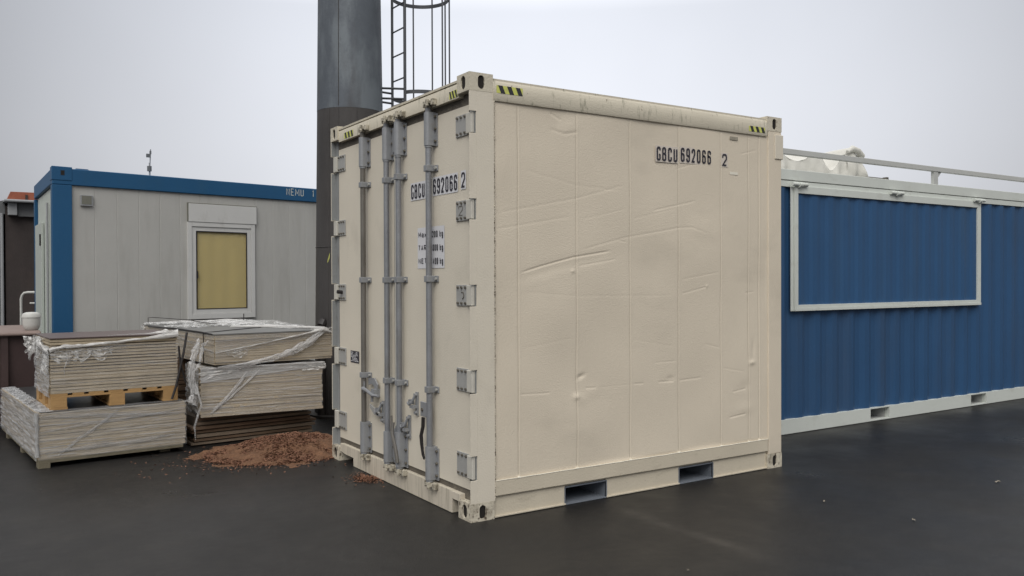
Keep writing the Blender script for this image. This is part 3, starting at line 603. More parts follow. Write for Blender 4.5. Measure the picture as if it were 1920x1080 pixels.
# left door: pivot hub, latch plate and handle swung open
q = MB(); q.box(-.016, -.003, 1.69, 1.715, .655, .745); q.tube([(-.02, 1.70, .69), (-.025, 1.60, .68), (-.022, 1.50, .655), (-.02, 1.40, .66)], [.016, .015, .013, .011], 8)
q.prism([(1.66, .775), (1.55, .785), (1.49, .74), (1.50, .66), (1.53, .655), (1.545, .72), (1.60, .735), (1.66, .72)], 'x', .012, .024)
q.cyl((-.01, 1.535, .66), (-.012, 1.535, .60), .012, 8); q.box(-.01, PX, 1.50, 1.56, .64, .70)
q.build('handle', 'sleeve', DL, smooth=True, angle=40)
catch(1.425, .53, DL)
q = MB(); q.prism([(1.43, .50), (1.52, .50), (1.60, .545), (1.605, .575), (1.50, .55), (1.43, .53)], 'x', -.004, .010); q.build('catch_lever', 'hinge', DL, bevel=.003)
# handle lying along bar three, lower plate between the bars
q = MB(); q.tube([(-.035, 1.10, .50), (-.045, 1.09, .42), (-.04, 1.05, .33), (-.035, 1.02, .21)], [.016, .014, .016, .014], 8); q.tube([(-.03, 1.13, .545), (-.035, 1.12, .45), (-.03, 1.06, .30)], .008, 8)
q.build('handle', 'bar_dark', DR, smooth=True)
q = MB(); q.prism([(1.085, .16), (1.225, .20), (1.225, .40), (1.12, .50), (1.085, .52)], 'x', .020, .030); q.build('cover_plate', 'sleeve', DR, bevel=.002)
# lettering on the door
UY = (0, -1, 0); LX = PX-.0005
def dsheet(ya, yb, z0, z1, m='white_label', name='label_backing', par=None, x=PX-.003):
    s_ = MB(); s_.add([(x, ya, z0), (x, yb, z0), (x, yb, z1), (x, ya, z1)], [(0, 1, 2, 3)]); return s_.build(name, m, par or C, recalc=False)
lb = dsheet(.932, .690, 2.142, 2.270); text('GBCU', (PX-.0035, .921, 2.153), UY, UZ, .215, .106, 'lettering', 'ink', lb, off=.002)
lb = dsheet(.588, .225, 2.148, 2.278); text('692066', (PX-.0035, .576, 2.160), UY, UZ, .343, .106, 'lettering', 'ink', lb, off=.002)
lb = dsheet(.186, .116, 2.158, 2.282); text('2', (PX-.0035, .176, 2.168), UY, UZ, .05, .102, 'lettering', 'ink', lb, off=.002)
lb = dsheet(.822, .415, 1.645, 1.937)
for i, (a, b) in enumerate((('Max.', '10.200 kg'), ('TARE', '2.000 kg'), ('NET', '8.400 kg'))):
    z_ = 1.868-.094*i
    text(a, (PX-.0035, .805, z_), UY, UZ, (.15, .16, .125)[i], .038, 'lettering', 'ink', lb, off=.002, stroke=.17)
    wd = (.235, .20, .195)[i]; text(b, (PX-.0035, .432+wd, z_-.008), UY, UZ, wd, .046, 'lettering', 'ink', lb, off=.002, stroke=.17)
# data plate
lb = dsheet(2.100, 1.918, .868, .968, 'ink', 'data_plate')
q = MB()
for r_ in range(7):
    y_ = 2.09
    while y_ > 1.94:
        l_ = random.uniform(.012, .045)
        if random.random() < .62: q.add([(PX-.0042, y_, .880+r_*.012), (PX-.0042, y_-l_, .880+r_*.012), (PX-.0042, y_-l_, .886+r_*.012), (PX-.0042, y_, .886+r_*.012)], [(0, 1, 2, 3)])
        y_ -= l_+.008
q.build('plate_print', 'white_label', lb, recalc=False)
# hand-drawn 2 on the second hinge
text('2', (PX-.0105, .205, 1.985), UY, UZ, .055, .065, 'pen_mark', 'bolt', DR, stroke=.08, off=.0005)

# ================================================================== BLUE CONTAINER
BY = .93; BX0, BX1 = 3.72, 9.778
BC = thing('shop_container', 'blue corrugated container with white rails and a framed serving hatch, behind the cream container', 'shipping container', (0, 0, 0))
def corr(x0, x1, z0, z1, ybase, dep, per=.278, tilt=0):
    """trapezoidal sheet, outer face at ybase"""
    xs = []; x = x0
    while x < x1:
        for dx, dy in ((0, 0), (.07, 0), (.07+.068, 1), (.07+.068+.07, 1)):
            if x+dx < x1: xs.append((x+dx, ybase+dep*dy))
        x += per
    xs.append((x1, ybase))
    m_ = MB(); n = len(xs)
    m_.add([(a, b, z0) for a, b in xs]+[(a, b, z1) for a, b in xs], [(i, i+1, n+i+1, n+i) for i in range(n-1)]); return m_
corr(BX0+.1, BX1-.1, .150, 2.50, BY+.012, .024).build('wall', 'blue', BC, recalc=False)
mb = MB(); mb.box(BX0+.02, BX1-.02, BY+.09, BY+2.40, .14, 2.60); mb.build('wall_core', 'blue', BC)
mb = MB(); mb.box(BX0, BX1, BY-.002, BY+.08, 2.553, 2.662); mb.build('top_side_rail', 'white', BC, bevel=.006)
mb = MB(); mb.box(BX0+.1, BX1-.1, BY+.004, BY+.05, 2.487, 2.548); mb.build('rail_flange', 'white', BC, bevel=.002)
mb = MB()
for a, b in ((4.15, 4.9), (5.0, 6.0), (6.05, 6.35), (6.5, 7.0), (7.1, 7.5), (7.6, 8.2), (8.3, 8.9), (9, 9.6)): mb.box(a, b, BY+.003, BY+.03, 2.5485, 2.5525)
mb.build('rail_gap', 'dark', BC)
mb = MB(); mb.box(BX0, BX1, BY+2.36, BY+2.44, 2.553, 2.662); mb.box(BX0, BX0+.08, BY+.081, BY+2.359, 2.55, 2.655); mb.box(BX1-.08, BX1, BY+.081, BY+2.359, 2.55, 2.655); mb.build('top_side_rail', 'white', BC, bevel=.005)
mb = MB(); mb.box(BX0+.081, BX1-.081, BY+.081, BY+2.359, 2.625, 2.64); mb.build('roof', 'rail_grey', BC)
pk = [(5.573, 5.918), (7.58, 7.924)]; mb = MB(); e_ = [BX0] + [v for p in pk for v in p] + [BX1]
for i in range(0, len(e_), 2): mb.box(e_[i], e_[i+1], BY, BY+.06, .006, .152)
for a, b in pk: mb.box(a, b, BY, BY+.06, .006, .022); mb.box(a, b, BY, BY+.06, .138, .152)
mb.build('bottom_side_rail', 'white', BC, bevel=.002)
for a, b in pk:
    mb = MB(); mb.box(a, a+.004, BY+.061, BY+2.4, .02, .14); mb.box(b-.004, b, BY+.061, BY+2.4, .02, .14); mb.box(a, b, BY+.9, BY+.91, .02, .14); mb.box(a, b, BY+.062, BY+2.4, .012, .019); mb.build('fork_pocket', 'rail_grey', BC)
for x0 in (BX0, BX1-.178):
    for yy in (BY-.004, BY+2.438-.158):
        mb = MB(); mb.box(x0-.001, x0+.179, yy, yy+.162, 0.001, .118); mb.box(x0-.001, x0+.179, yy, yy+.162, 2.55, 2.668); mb.build('corner_casting', 'white', BC, bevel=.01)
        mb = MB(); mb.box(x0+.004, x0+.15, yy+.008, yy+.15, .118, 2.55); mb.build('corner_post', 'white', BC, bevel=.008)
# hatch
HX0, HX1, HZ0, HZ1 = 4.251, 7.745, 1.238, 2.530
mbh = corr(HX0+.085, HX1-.075, HZ0+.055, 2.44, BY-.010, .013, .25); ht = mbh.build('hatch', 'blue_hatch', BC, recalc=False)
mb = MB(); yA, yB = BY-.028, BY+.003
mb.box(HX0, HX0+.035, yA+.02, yB, HZ0, 2.49); mb.box(HX0+.038, HX0+.088, yA, yB, HZ0+.03, 2.49); mb.box(HX1-.075, HX1, yA, yB, HZ0+.03, 2.50)
mb.box(HX0+.038, HX1, yA, yB, HZ0+.028, HZ0+.075) if False else mb.box(HX0+.0885, HX1-.0755, yA+.001, yB, HZ0+.03, HZ0+.062)
mb.box(HX0+.0355, HX1, yA-.006, yB, HZ0, HZ0+.0295)
mb.box(HX0+.0885, HX1-.0755, yA+.001, yB, 2.425, 2.498)
mb.build('hatch_frame', 'white', ht, bevel=.002)
for x in (4.344, 5.989, 7.68):
    mb = MB(); mb.cyl((x-.115, BY-.042, 2.512), (x+.115, BY-.042, 2.512), .020, 12); mb.cyl((x-.02, BY-.047, 2.506), (x+.02, BY-.047, 2.506), .027, 12); mb.box(x-.03, x+.03, BY-.05, BY-.001, 2.500, 2.535)
    mb.build('hatch_hinge', 'white', ht, smooth=True, angle=40)
# roof railing
mb = MB(); mb.box(3.74, 9.76, BY+.0, BY+.05, 2.812, 2.868); rl = mb.build('roof_railing', 'rail_grey', BC, bevel=.004)
for x in (3.76, 6.79, 9.66):
    mb = MB(); mb.box(x, x+.085, BY+.006, BY+.044, 2.662, 2.812); mb.prism([(x+.0855, 2.811), (x+.17, 2.811), (x+.12, 2.76), (x+.0855, 2.74)], 'y', BY+.018, BY+.030); mb.build('railing_post', 'rail_grey', rl, bevel=.002)
mb = MB(); mb.box(3.74, 9.76, BY+2.37, BY+2.42, 2.812, 2.868); mb.build('rear_rail', 'rail_grey', rl)
mb = MB()
for x in (3.76, 6.79, 9.66): mb.box(x, x+.085, BY+2.376, BY+2.414, 2.662, 2.812)
mb.build('railing_post', 'rail_grey', rl)
mb = MB(); mb.tube([(7.95, 1.9, 2.66), (9.62, 2.35, 2.86)], .022, 4); mb.build('brace', 'rail_grey', rl)

# ---- canvas heaped on the blue roof
TP = thing('folded_canvas', 'off-white canvas draped in scalloped waves on the blue container roof', 'canvas', (4.9, 1.3, 2.66))
def zs(x):
    k = [(3.9, 2.80), (4.12, 2.83), (4.42, 2.91), (4.695, 2.803), (4.96, 2.915), (5.05, 2.915), (5.256, 2.735), (5.42, 2.89), (5.52, 2.93), (5.62, 2.935)]
    k = [(3.95, 2.92), (4.10, 2.945), (4.42, 2.892), (4.55, 2.83), (4.695, 2.803), (4.84, 2.84), (4.94, 2.91), (5.07, 2.91), (5.16, 2.80), (5.256, 2.737), (5.35, 2.80), (5.43, 2.90), (5.50, 2.93), (5.62, 2.94)]
    xs_ = [a for a, b in k]; z_ = [b for a, b in k]
    xx = np.linspace(3.95, 5.62, 400); yy = np.interp(xx, xs_, z_); ker = np.ones(19)/19; yy = np.convolve(np.pad(yy, 9, 'edge'), ker, 'valid')
    return float(np.interp(x, xx, yy))
def canv(u, v):
    x = 3.95+1.67*u; y = 1.2+.95*v; z = zs(x); t = min(1, v*1.25); t = t*t*(3-2*t)
    top = 2.925+.055*u+.012*math.sin(x*9)
    return (x-4.9, y-1.3, (z*(1-t)+top*t)+.006*noise.noise(Vector((x*6, y*6, 0)))-2.66)
mb = MB(); mb.grid(canv, 90, 24); mb.build('canvas_top', 'canvas', TP, smooth=True, angle=80, recalc=False)
def skirt(u, v):
    x = 3.95+1.67*u; z = zs(x); zz = 2.645+(z-2.645)*v
    return (x-4.9, 1.2-1.3-.02+.02*v+.022*math.sin(x*21+math.sin(x*7)*2)*(1-v)+.012*noise.noise(Vector((x*9, zz*9, 3))), zz-2.66)
mb = MB(); mb.grid(skirt, 110, 10); mb.build('canvas_skirt', 'canvas', TP, smooth=True, angle=80, recalc=False)
def roll(u, v):                                     # folded end with a rolled top
    x = 5.50+.40*u; top = [2.94, 2.99, 3.012, 3.0, 2.975, 2.955, 2.94, 2.85, 2.77, 2.73, 2.70]
    tz = float(np.interp(u, np.linspace(0, 1, 11), top)); zz = 2.645+(tz-2.645)*v
    return (x-4.9, 1.18-1.3-.03*math.sin(v*math.pi)+.018*math.sin(x*30)+.01*noise.noise(Vector((x*8, zz*10, 5))), zz-2.66)
mb = MB(); mb.grid(roll, 30, 14)
def roll2(u, v):
    a = roll(u, 1.0); return (a[0], a[1]+.75*v, a[2]-.06*v*v+.01*math.sin(u*9))
mb.grid(roll2, 30, 12)
mb.grid(lambda u, v: (1.0+.0+(-.03)*math.sin(v*3), 1.18-1.3+.75*u, -.015+(.02)*v), 6, 3)
mb.tube([(5.49-4.9, -.14, .305), (5.56-4.9, -.15, .345), (5.66-4.9, -.15, .325), (5.76-4.9, -.14, .275)], [.02, .035, .035, .03], 10)
mb.build('rolled_end', 'canvas', TP, smooth=True, angle=70, recalc=False)
mb = MB(); mb.box(5.84, 6.30, 1.19, 1.23, 2.641, 2.722); mb.box(6.255, 6.285, 1.185, 1.24, 2.7225, 2.737)
tag(mb.build('roof_batten', 'bolt'), 'thin dark batten lying flat on the blue roof beside the canvas', 'batten')

# ================================================================== SITE CABIN
A0 = Vector((-1.789, 7.263, 0)); dX = Vector((.9813, .1925, 0)); dY = Vector((-.0180, .9998, 0))
SC = thing('site_cabin', 'grey panelled site cabin with blue frame and a yellow-blinded window', 'site cabin', A0)
cab = lambda p: dX*p.x + dY*p.y + Vector((0, 0, p.z))
CL, CW = 6.058, 2.50; kw = dict(xf=cab)
mb = MB(); mb.box(.0, .231, 0, .18, .2, 2.775); mb.build('corner_post', 'cabin_blue', SC, bevel=.006, **kw)
mb = MB(); mb.box(CL-.23, CL, 0, .18, .2, 2.775); mb.build('corner_post', 'cabin_blue', SC, **kw)
mb = MB(); mb.box(0, .12, CW-.16, CW, .2, 2.775); mb.build('corner_post', 'cabin_blue', SC, **kw)
mb = MB(); mb.box(.002, CL-.002, .002, .17, 2.776, 2.985); mb.box(.003, .16, .171, CW-.002, 2.79, 2.985); rb = mb.build('roof_beam', 'cabin_blue', SC, bevel=.012, **kw)
mb = MB(); mb.box(.02, CL, .171, CW, 2.80, 2.96); mb.build('roof', 'cabin_blue', SC, **kw)
mb = MB(); mb.box(-.004, .235, -.004, .18, 2.83, 3.004); mb.build('corner_casting', 'cabin_blue', SC, bevel=.008, **kw)
mb = MB(); mb.box(.10, .145, -.006, .0, 2.895, 2.955); mb.build('casting_slot', 'dark', SC, **kw)
mb = MB(); mb.prism([(.236, 2.986), (.50, 2.986), (.60, 2.975), (.60, 2.96), (.236, 2.96)], 'y', .1, .5); mb.prism([(.26, 2.986), (.48, 2.986), (.44, 3.012), (.30, 3.012)], 'y', .15, .5); mb.build('roof_cap', 'cabin_blue', SC, **kw)
# cladding with shallow vertical beads
def clad(x0, x1, y0, z0, z1, per, dep):
    m_ = MB(); xs = []; x = x0
    while x < x1-.01: xs += [(x, y0), (min(x+per-.012, x1), y0), (min(x+per-.006, x1), y0+dep)]; x += per
    xs.append((x1, y0)); n = len(xs)
    m_.add([(a, b, z0) for a, b in xs]+[(a, b, z1) for a, b in xs], [(i, i+1, n+i+1, n+i) for i in range(n-1)]); return m_
mb = clad(.2315, CL-.23, .035, .2, 2.775, .278, .004); wl = mb.build('wall', 'cabin_wall', SC, recalc=False, **kw)
mb = MB(); mb.box(.24, CL-.24, .09, CW-.05, .25, 2.77); mb.build('wall_core', 'cabin_wall', SC, **kw)
# end wall with ribs and door
mb = MB(); n = 0; ys = []; y = .19
while y < CW-.17: ys += [(.040, y), (.040, y+.10), (.052, y+.112), (.052, y+.122)]; y += .134
n = len(ys); mb.add([(a, b, .2) for a, b in ys]+[(a, b, 2.775) for a, b in ys], [(i, i+1, n+i+1, n+i) for i in range(n-1)]); mb.build('end_wall', 'cabin_end', SC, recalc=False, **kw)
mb = MB(); mb.box(.0, .033, 1.40, 2.33, .25, 2.38); dr = mb.build('door', 'cabin_end', SC, bevel=.004, **kw)
mb = MB(); mb.box(-.018, -.001, 1.46, 1.50, 2.06, 2.22); mb.build('handle', 'strap', dr, **kw)
mb = MB(); mb.box(.012, .0335, .26, .29, .9, 2.7); mb.cyl((.012, .72, .5), (.012, .72, 2.6), .014, 8); mb.build('cable_duct', 'pipe_grey', SC, **kw)
mb = MB(); mb.box(.0, CL, .0, CW, .05, .199); mb.build('floor_frame', 'cabin_blue', SC, **kw)
# window with shutter box
wn = MB(); x0, x1, z0, z1 = 1.708, 2.712, 1.03, 2.385
def ring(m_, x0, x1, z0, z1, t, y0, y1, tb=None):
    tb = tb or t
    m_.box(x0, x0+t, y0, y1, z0, z1); m_.box(x1-t, x1, y0, y1, z0, z1); m_.box(x0+t, x1-t, y0, y1, z0, z0+tb); m_.box(x0+t, x1-t, y0, y1, z1-t, z1)
ring(wn, x0, x1, z0, z1, .062, -.005, .05, .075); wo = wn.build('window', 'pvc', SC, bevel=.004, **kw)
wn = MB(); ring(wn, x0+.063, x1-.063, z0+.076, z1-.063, .060, .008, .05); wn.build('sash', 'pvc', wo, bevel=.004, **kw)
wn = MB(); ring(wn, 1.835, 2.588, 1.168, 2.262, .010, .004, .04); wn.build('gasket', 'strap', wo, **kw)
wn = MB(); wn.add([(1.84, .022, 1.17), (2.585, .022, 1.17), (2.585, .022, 2.26), (1.84, .022, 2.26)], [(0, 1, 2, 3)]); wn.build('pane', 'glass', wo, recalc=False, **kw)
wn = MB(); wn.grid(lambda u, v: (1.83+.76*u, .031+.002*math.sin(u*22), 1.16+1.11*v), 60, 1); wn.build('blind', 'blind', wo, recalc=False, **kw)
wn = MB(); wn.box(1.838, 1.853, -.012, .004, 1.60, 1.70); wn.build('handle', 'strap', wo, **kw)
wn = MB(); wn.box(x0+.015, 2.735, -.012, .05, 2.387, 2.640); wn.build('shutter_box', 'pvc', wo, bevel=.004, **kw)
wn = MB(); wn.box(x0, 2.745, -.004, .05, 2.642, 2.652); wn.box(x0+.002, x0+.012, -.004, .05, 2.387, 2.641); wn.build('drip_strip', 'vent', wo, **kw)
# vent
vn = MB(); vn.box(.331, .478, .0, .036, 2.526, 2.664); vo = vn.build('vent', 'pipe_grey', SC, bevel=.004, **kw)
vn = MB(); vn.box(.345, .462, -.003, -.0005, 2.548, 2.655)
vo2 = vn.build('vent_grille', 'vent', vo, **kw)
P = A0 + cab(Vector((3.225, .002, 2.853)))
text('NEMU', P, dX, UZ, .29, .105, 'lettering', 'white', None, stroke=.10).parent = None
P2 = A0 + cab(Vector((3.665, .002, 2.853))); 
for ob in [o for o in bpy.data.objects if o.name.startswith('lettering') and o.parent is None]:
    ob.parent = SC; ob.location = -A0
tt = text('1', P2, dX, UZ, .032, .105, 'lettering', 'white', SC); tt.location = -A0

# weather mast beyond the roof edge
wm = thing('weather_mast', 'thin grey mast with two small sensors rising above the cabin roof', 'mast', (0, 0, 0))
Pm = A0 + cab(Vector((1.45, 1.25, 2.96)))
wm.location = Pm
mb = MB(); mb.cyl((0, 0, 0), (0, 0, .36), .012, 8); mb.cyl((.006, 0, .36), (.014, 0, .56), .008, 8); mb.build('pole', 'pipe_grey', wm)
mb = MB(); mb.cyl((-.004, 0, .235), (-.004, 0, .31), .032, 12); mb.build('sensor', 'pipe_mid', wm)
mb = MB(); mb.box(-.045, .012, -.02, .02, .44, .49); mb.cyl((.012, 0, .49), (.012, 0, .535), .014, 8); mb.build('sensor', 'pipe_mid', wm)

# ================================================================== CHIMNEY + LADDER
CH = Vector((1.118, 4.735, 0))
ch = thing('steel_chimney', 'tall dark steel chimney column with a caged ladder, behind the cream container', 'chimney', CH)
def lathe(prof, n=72):
    m_ = MB(); m_.add([(r*math.cos(2*math.pi*k/n), r*math.sin(2*math.pi*k/n), z) for r, z in prof for k in range(n)],
                      [(i*n+k, i*n+(k+1) % n, (i+1)*n+(k+1) % n, (i+1)*n+k) for i in range(len(prof)-1) for k in range(n)]); return m_
rc = lambda z: .4255-.0130*z
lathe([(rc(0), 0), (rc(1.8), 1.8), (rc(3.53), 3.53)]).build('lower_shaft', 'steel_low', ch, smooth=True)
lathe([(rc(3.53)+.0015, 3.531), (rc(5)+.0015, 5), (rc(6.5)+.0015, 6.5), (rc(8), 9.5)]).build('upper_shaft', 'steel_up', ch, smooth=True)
lathe([(.52, .0), (.52, .03), (rc(.05)+.0, .031)]).build('base_flange', 'steel_low', ch)
mb = MB()
for z in (1.95, 5.9): mb.tube([((rc(z)+.003)*math.cos(a), (rc(z)+.003)*math.sin(a), z) for a in np.linspace(0, 6.2832, 60)], .005, 6)
for a in (-2.62, -2.3, -1.75):
    z1_ = 3.53 if a != -2.3 else 3.53
    mb.tube([((rc(z)+.001)*math.cos(a), (rc(z)+.001)*math.sin(a), z) for z in (.05, 1.5, 3.0, z1_)], .004, 6)
mb.tube([((rc(z)+.004)*math.cos(-2.3), (rc(z)+.004)*math.sin(-2.3), z) for z in (3.55, 5, 7, 8)], .004, 6)
mb.build('seam', 'steel_low', ch, smooth=True)
# yellowed leaf-like tag stuck on the shaft
R_ = rc(1.83)+.004; mb = MB()
for a0, z0_, z1_ in ((-2.66, 1.76, 1.84), (-2.62, 1.79, 1.88)):
    mb.add([(R_*math.cos(a0), R_*math.sin(a0), z0_), (R_*math.cos(a0+.03), R_*math.sin(a0+.03), z0_+.02), (R_*math.cos(a0+.05), R_*math.sin(a0+.05), z1_), (R_*math.cos(a0+.02), R_*math.sin(a0+.02), z1_-.03)], [(0, 1, 2, 3)])
mb.build('paint_mark', 'yellow', ch, recalc=False)
mb = MB(); mb.cyl((-.42, -.15, .0), (-.42, -.15, 1.06), .05, 10); mb.tube([(-.42, -.15, 1.05), (-.40, -.14, 1.09), (-.33, -.10, 1.10)], .05, 10); mb.build('side_pipe', 'strap', ch, smooth=True)
# ladder: near / far stringers
rgt = Vector((cy_, -sy_, 0)); bk = Vector((sy_, cy_, 0))
def at(px, dep, z): # point on a horizontal bearing used once to lay the ladder out
    q = Vector((-2.72421, -4.70795, 0)) + bk*dep + rgt*((px-960)/FPX*dep); return Vector((q.x-CH.x, q.y-CH.y, z))
SA = at(761, 10.12, 0); SB = at(737.5, 10.38, 0); dL = (SB-SA).normalized(); nL = Vector((dL.y, -dL.x, 0))
if nL.dot(rgt) < 0: nL = -nL
mid = (SA+SB)/2
for S_, r_ in ((SA, .019), (SB, .017)):
    mb = MB(); mb.tube([S_+Vector((0, 0, .6)), S_+Vector((0, 0, 9))], r_, 8); mb.build('ladder_stringer', 'ladder', ch, smooth=True)
z = 1.0
while z < 8.9:
    if z > 3.3 and z < 5.4 or True:
        mb = MB(); mb.tube([SA+Vector((0, 0, z)), SB+Vector((0, 0, z))], .009, 6); mb.build('ladder_rung', 'ladder', ch)
    z += .298
RC = .345; cc = mid + nL*.30
def hoop(z):
    mb = MB(); pts = []
    a0 = math.atan2(dL.y, dL.x)
    for k in range(33):
        t = a0 + .45 - (2*math.pi-.9)*k/32 if False else None
    # start at far stringer, sweep round the outside to the near one
    ps = []
    for k in range(37):
        t = math.pi*(-.42 + 1.84*k/36)
        ps.append(cc + dL*RC*math.sin(t+math.pi/2+math.pi)*1.0 + nL*RC*math.cos(t+math.pi/2+math.pi))
    return ps
for z in (3.80, 5.02, 6.3, 7.6):
    mb = MB(); pts = []
    for k in range(41):
        t = -2.45 + 4.9*k/40; pts.append(cc + nL*RC*math.cos(t) + dL*RC*math.sin(t) + Vector((0, 0, z)))
    pts = [SA+Vector((0, 0, z))] + pts + [SB+Vector((0, 0, z))]
    # flat strap: tall thin section
    vs = []; n = len(pts)
    for p in pts:
        d_ = (p-(cc+Vector((0, 0, z)))).normalized()
        for dz in (-.022, .022):
            for dr_ in (0, .008): vs.append(p+d_*dr_+Vector((0, 0, dz)))
    fs = []
    for i in range(n-1):
        a = i*4; b = a+4; fs += [(a, b, b+2, a+2), (a+1, a+3, b+3, b+1), (a, a+1, b+1, b), (a+2, b+2, b+3, a+3)]
    mb.add(vs, fs); mb.build('cage_hoop', 'ladder', ch)
for t in (-1.25, -.6, .0, .62, 1.3):
    p = cc + nL*(RC+.012)*math.cos(t) + dL*(RC+.012)*math.sin(t)
    mb = MB(); mb.tube([p+Vector((0, 0, 2.6)), p+Vector((0, 0, 8.8))], .0095, 6); mb.build('cage_bar', 'ladder', ch)
for z in (3.72, 3.84, 5.06, 6.4):
    for S_ in (SA, SB):
        q_ = Vector((S_.x, S_.y, 0)); d_ = q_.normalized()
        mb = MB(); mb.tube([d_*(rc(z)-.02)+Vector((0, 0, z)), q_+Vector((0, 0, z))], .013, 4); mb.build('ladder_bracket', 'ladder', ch)

# ================================================================== BOARD STACKS
def noise3(x, y, z): return noise.noise(Vector((x, y, z)))
def boards(T, w, l, z0, z1, n, mt, top=None, jit=.006, gap=.18, x0=0, y0=0, ntop=1):
    h = (z1-z0)/n; obs = []
    for i in range(n):
        a, b = random.uniform(-jit, jit), random.uniform(-jit, jit); c, d_ = random.uniform(-jit, jit), random.uniform(-jit, jit)
        g_ = h*gap*random.choice((.3, .5, .8, 1.2, 2.0)); mb = MB(); z = z0+i*h
        mb.box(x0+a, x0+w+c, y0+b, y0+l+d_, z+g_/2, z+h-g_/2)
        mm = top if (top and i >= n-ntop) else mt
        o = mb.build('board', mm, T, bevel=.0012)
    mb = MB(); mb.box(x0+.012, x0+w-.012, y0+.012, y0+l-.012, z0+.002, z1-.012); mb.build('gap_shade_core', 'core', T)  # filler box, its dark colour is painted shade between the boards
def wrap_face(T, O, U, V, w, h, m, amp=.006, off=.010, nu=70, nv=30, name='stretch_film', seed=0, edge=0, sag=None):
    O, U, V = Vector(O), Vector(U), Vector(V); Nn = U.cross(V).normalized(); mb = MB()
    def f(u, v):
        hh = h if sag is None else h*sag(u)
        p = O+U*w*u+V*(h-hh+hh*v)
        n_ = noise3(u*w*5+seed, v*h*26, seed)*.6+noise3(u*w*18+seed, v*h*60, seed+3)*.4
        return p+Nn*(off+amp*n_)
    mb.grid(f, nu, nv); return mb.build(name, m, T, smooth=True, angle=180, recalc=False)
def rope(T, pts, r, m='film_rope', name='film_bundle', seed=0, n=9, flat=.6, seg=8):
    """twisted, crumpled bunch of film along a polyline"""
    P = [Vector(p) for p in pts]; Q = []
    for i in range(len(P)-1):
        for k in range(seg): Q.append(P[i].lerp(P[i+1], k/seg))
    Q.append(P[-1]); rs = r if isinstance(r, (list, tuple)) else [r]*len(P)
    mb = MB(); rings = []; up = Vector((0, 0, 1))
    for i, p in enumerate(Q):
        d_ = (Q[min(i+1, len(Q)-1)]-Q[max(i-1, 0)]).normalized(); a = d_.cross(up if abs(d_.z) < .95 else Vector((1, 0, 0))).normalized(); b = a.cross(d_)
        t = i/(len(Q)-1)*(len(rs)-1); j = min(int(t), len(rs)-2); rad = rs[j]*(1-(t-j))+rs[j+1]*(t-j)
        rings.append([p+(a*math.cos(2*math.pi*k/n)*flat+b*math.sin(2*math.pi*k/n))*rad*(.75+.6*noise3(k*1.7+seed, i*.35, seed)+.25*math.sin(k*2.1+i*.5)) for k in range(n)])
    vs = [q for g_ in rings for q in g_]
    mb.add(vs, [(i*n+k, i*n+(k+1) % n, (i+1)*n+(k+1) % n, (i+1)*n+k) for i in range(len(Q)-1) for k in range(n)])
    for i in range(len(Q)):
        for k in range(n): mb.uv[i*n+k] = (i/len(Q)*len(P)*.35, k/n)
    return mb.build(name, m, T, smooth=True, angle=180, recalc=False)
def rag(T, O, U, V, w, h, m='film_lite', seed=0, amp=.03, nu=22, nv=22, name='loose_film', shape=None):
    """torn crumpled scrap"""
    O, U, V = Vector(O), Vector(U), Vector(V); Nn = U.cross(V).normalized(); mb = MB()
    def f(u, v):
        k = 1 if shape is None else shape(u)
        e_ = .25*noise3(u*6+seed, seed, v*2)
        vv = v*(k+e_*(v))
        return O+U*w*(u+.12*noise3(v*5, u*3, seed))+V*h*vv+Nn*amp*(noise3(u*5+seed, v*5, seed)+.6*noise3(u*12, v*12+seed, 1)+.3)
    mb.grid(f, nu, nv); return mb.build(name, m, T, smooth=True, angle=180, recalc=False)

# --- S1: big wrapped stack, bottom left
S1 = thing('board_stack', 'long low stack of boards in stretch film, bottom left, carrying the yellow pallet', 'board stack', (-2.212, 3.345, 0), math.radians(5.1), 'board stacks')
w, l = 1.194, 2.122
boards(S1, w, l, .075, .460, 15, 'board_edge', None, .006, .08)
mb = MB(); mb.box(.0, w-.02, .002, .06, .042, .0745); mb.box(.0, .05, .0605, l, .042, .0745); mb.box(w-.1, w, .0605, l, .042, .0745)
bs = mb.build('bearer', 'pallet_old', S1, bevel=.002)
for x_, y_ in ((.0, .0), (-.0, .85), (-.0, 1.75), (1.0, .1), (1.0, 1.7), (.5, 1.8), (.55, .3)):
    mb = MB(); mb.box(x_, x_+.09, y_, y_+.10, .0, .0415); mb.build('bearer_foot', 'pallet_old', S1, bevel=.002)
wrap_face(S1, (0, 0, .07), (1, 0, 0), (0, 0, 1), w, .395, 'film', .006, .008, 90, 40, seed=1.5)
wrap_face(S1, (0, l, .07), (0, -1, 0), (0, 0, 1), l, .395, 'film_side', .016, .012, 110, 36, seed=4.2)
wrap_face(S1, (w, 0, .07), (0, 1, 0), (0, 0, 1), l, .395, 'film_side', .01, .010, 40, 20, seed=6.2)
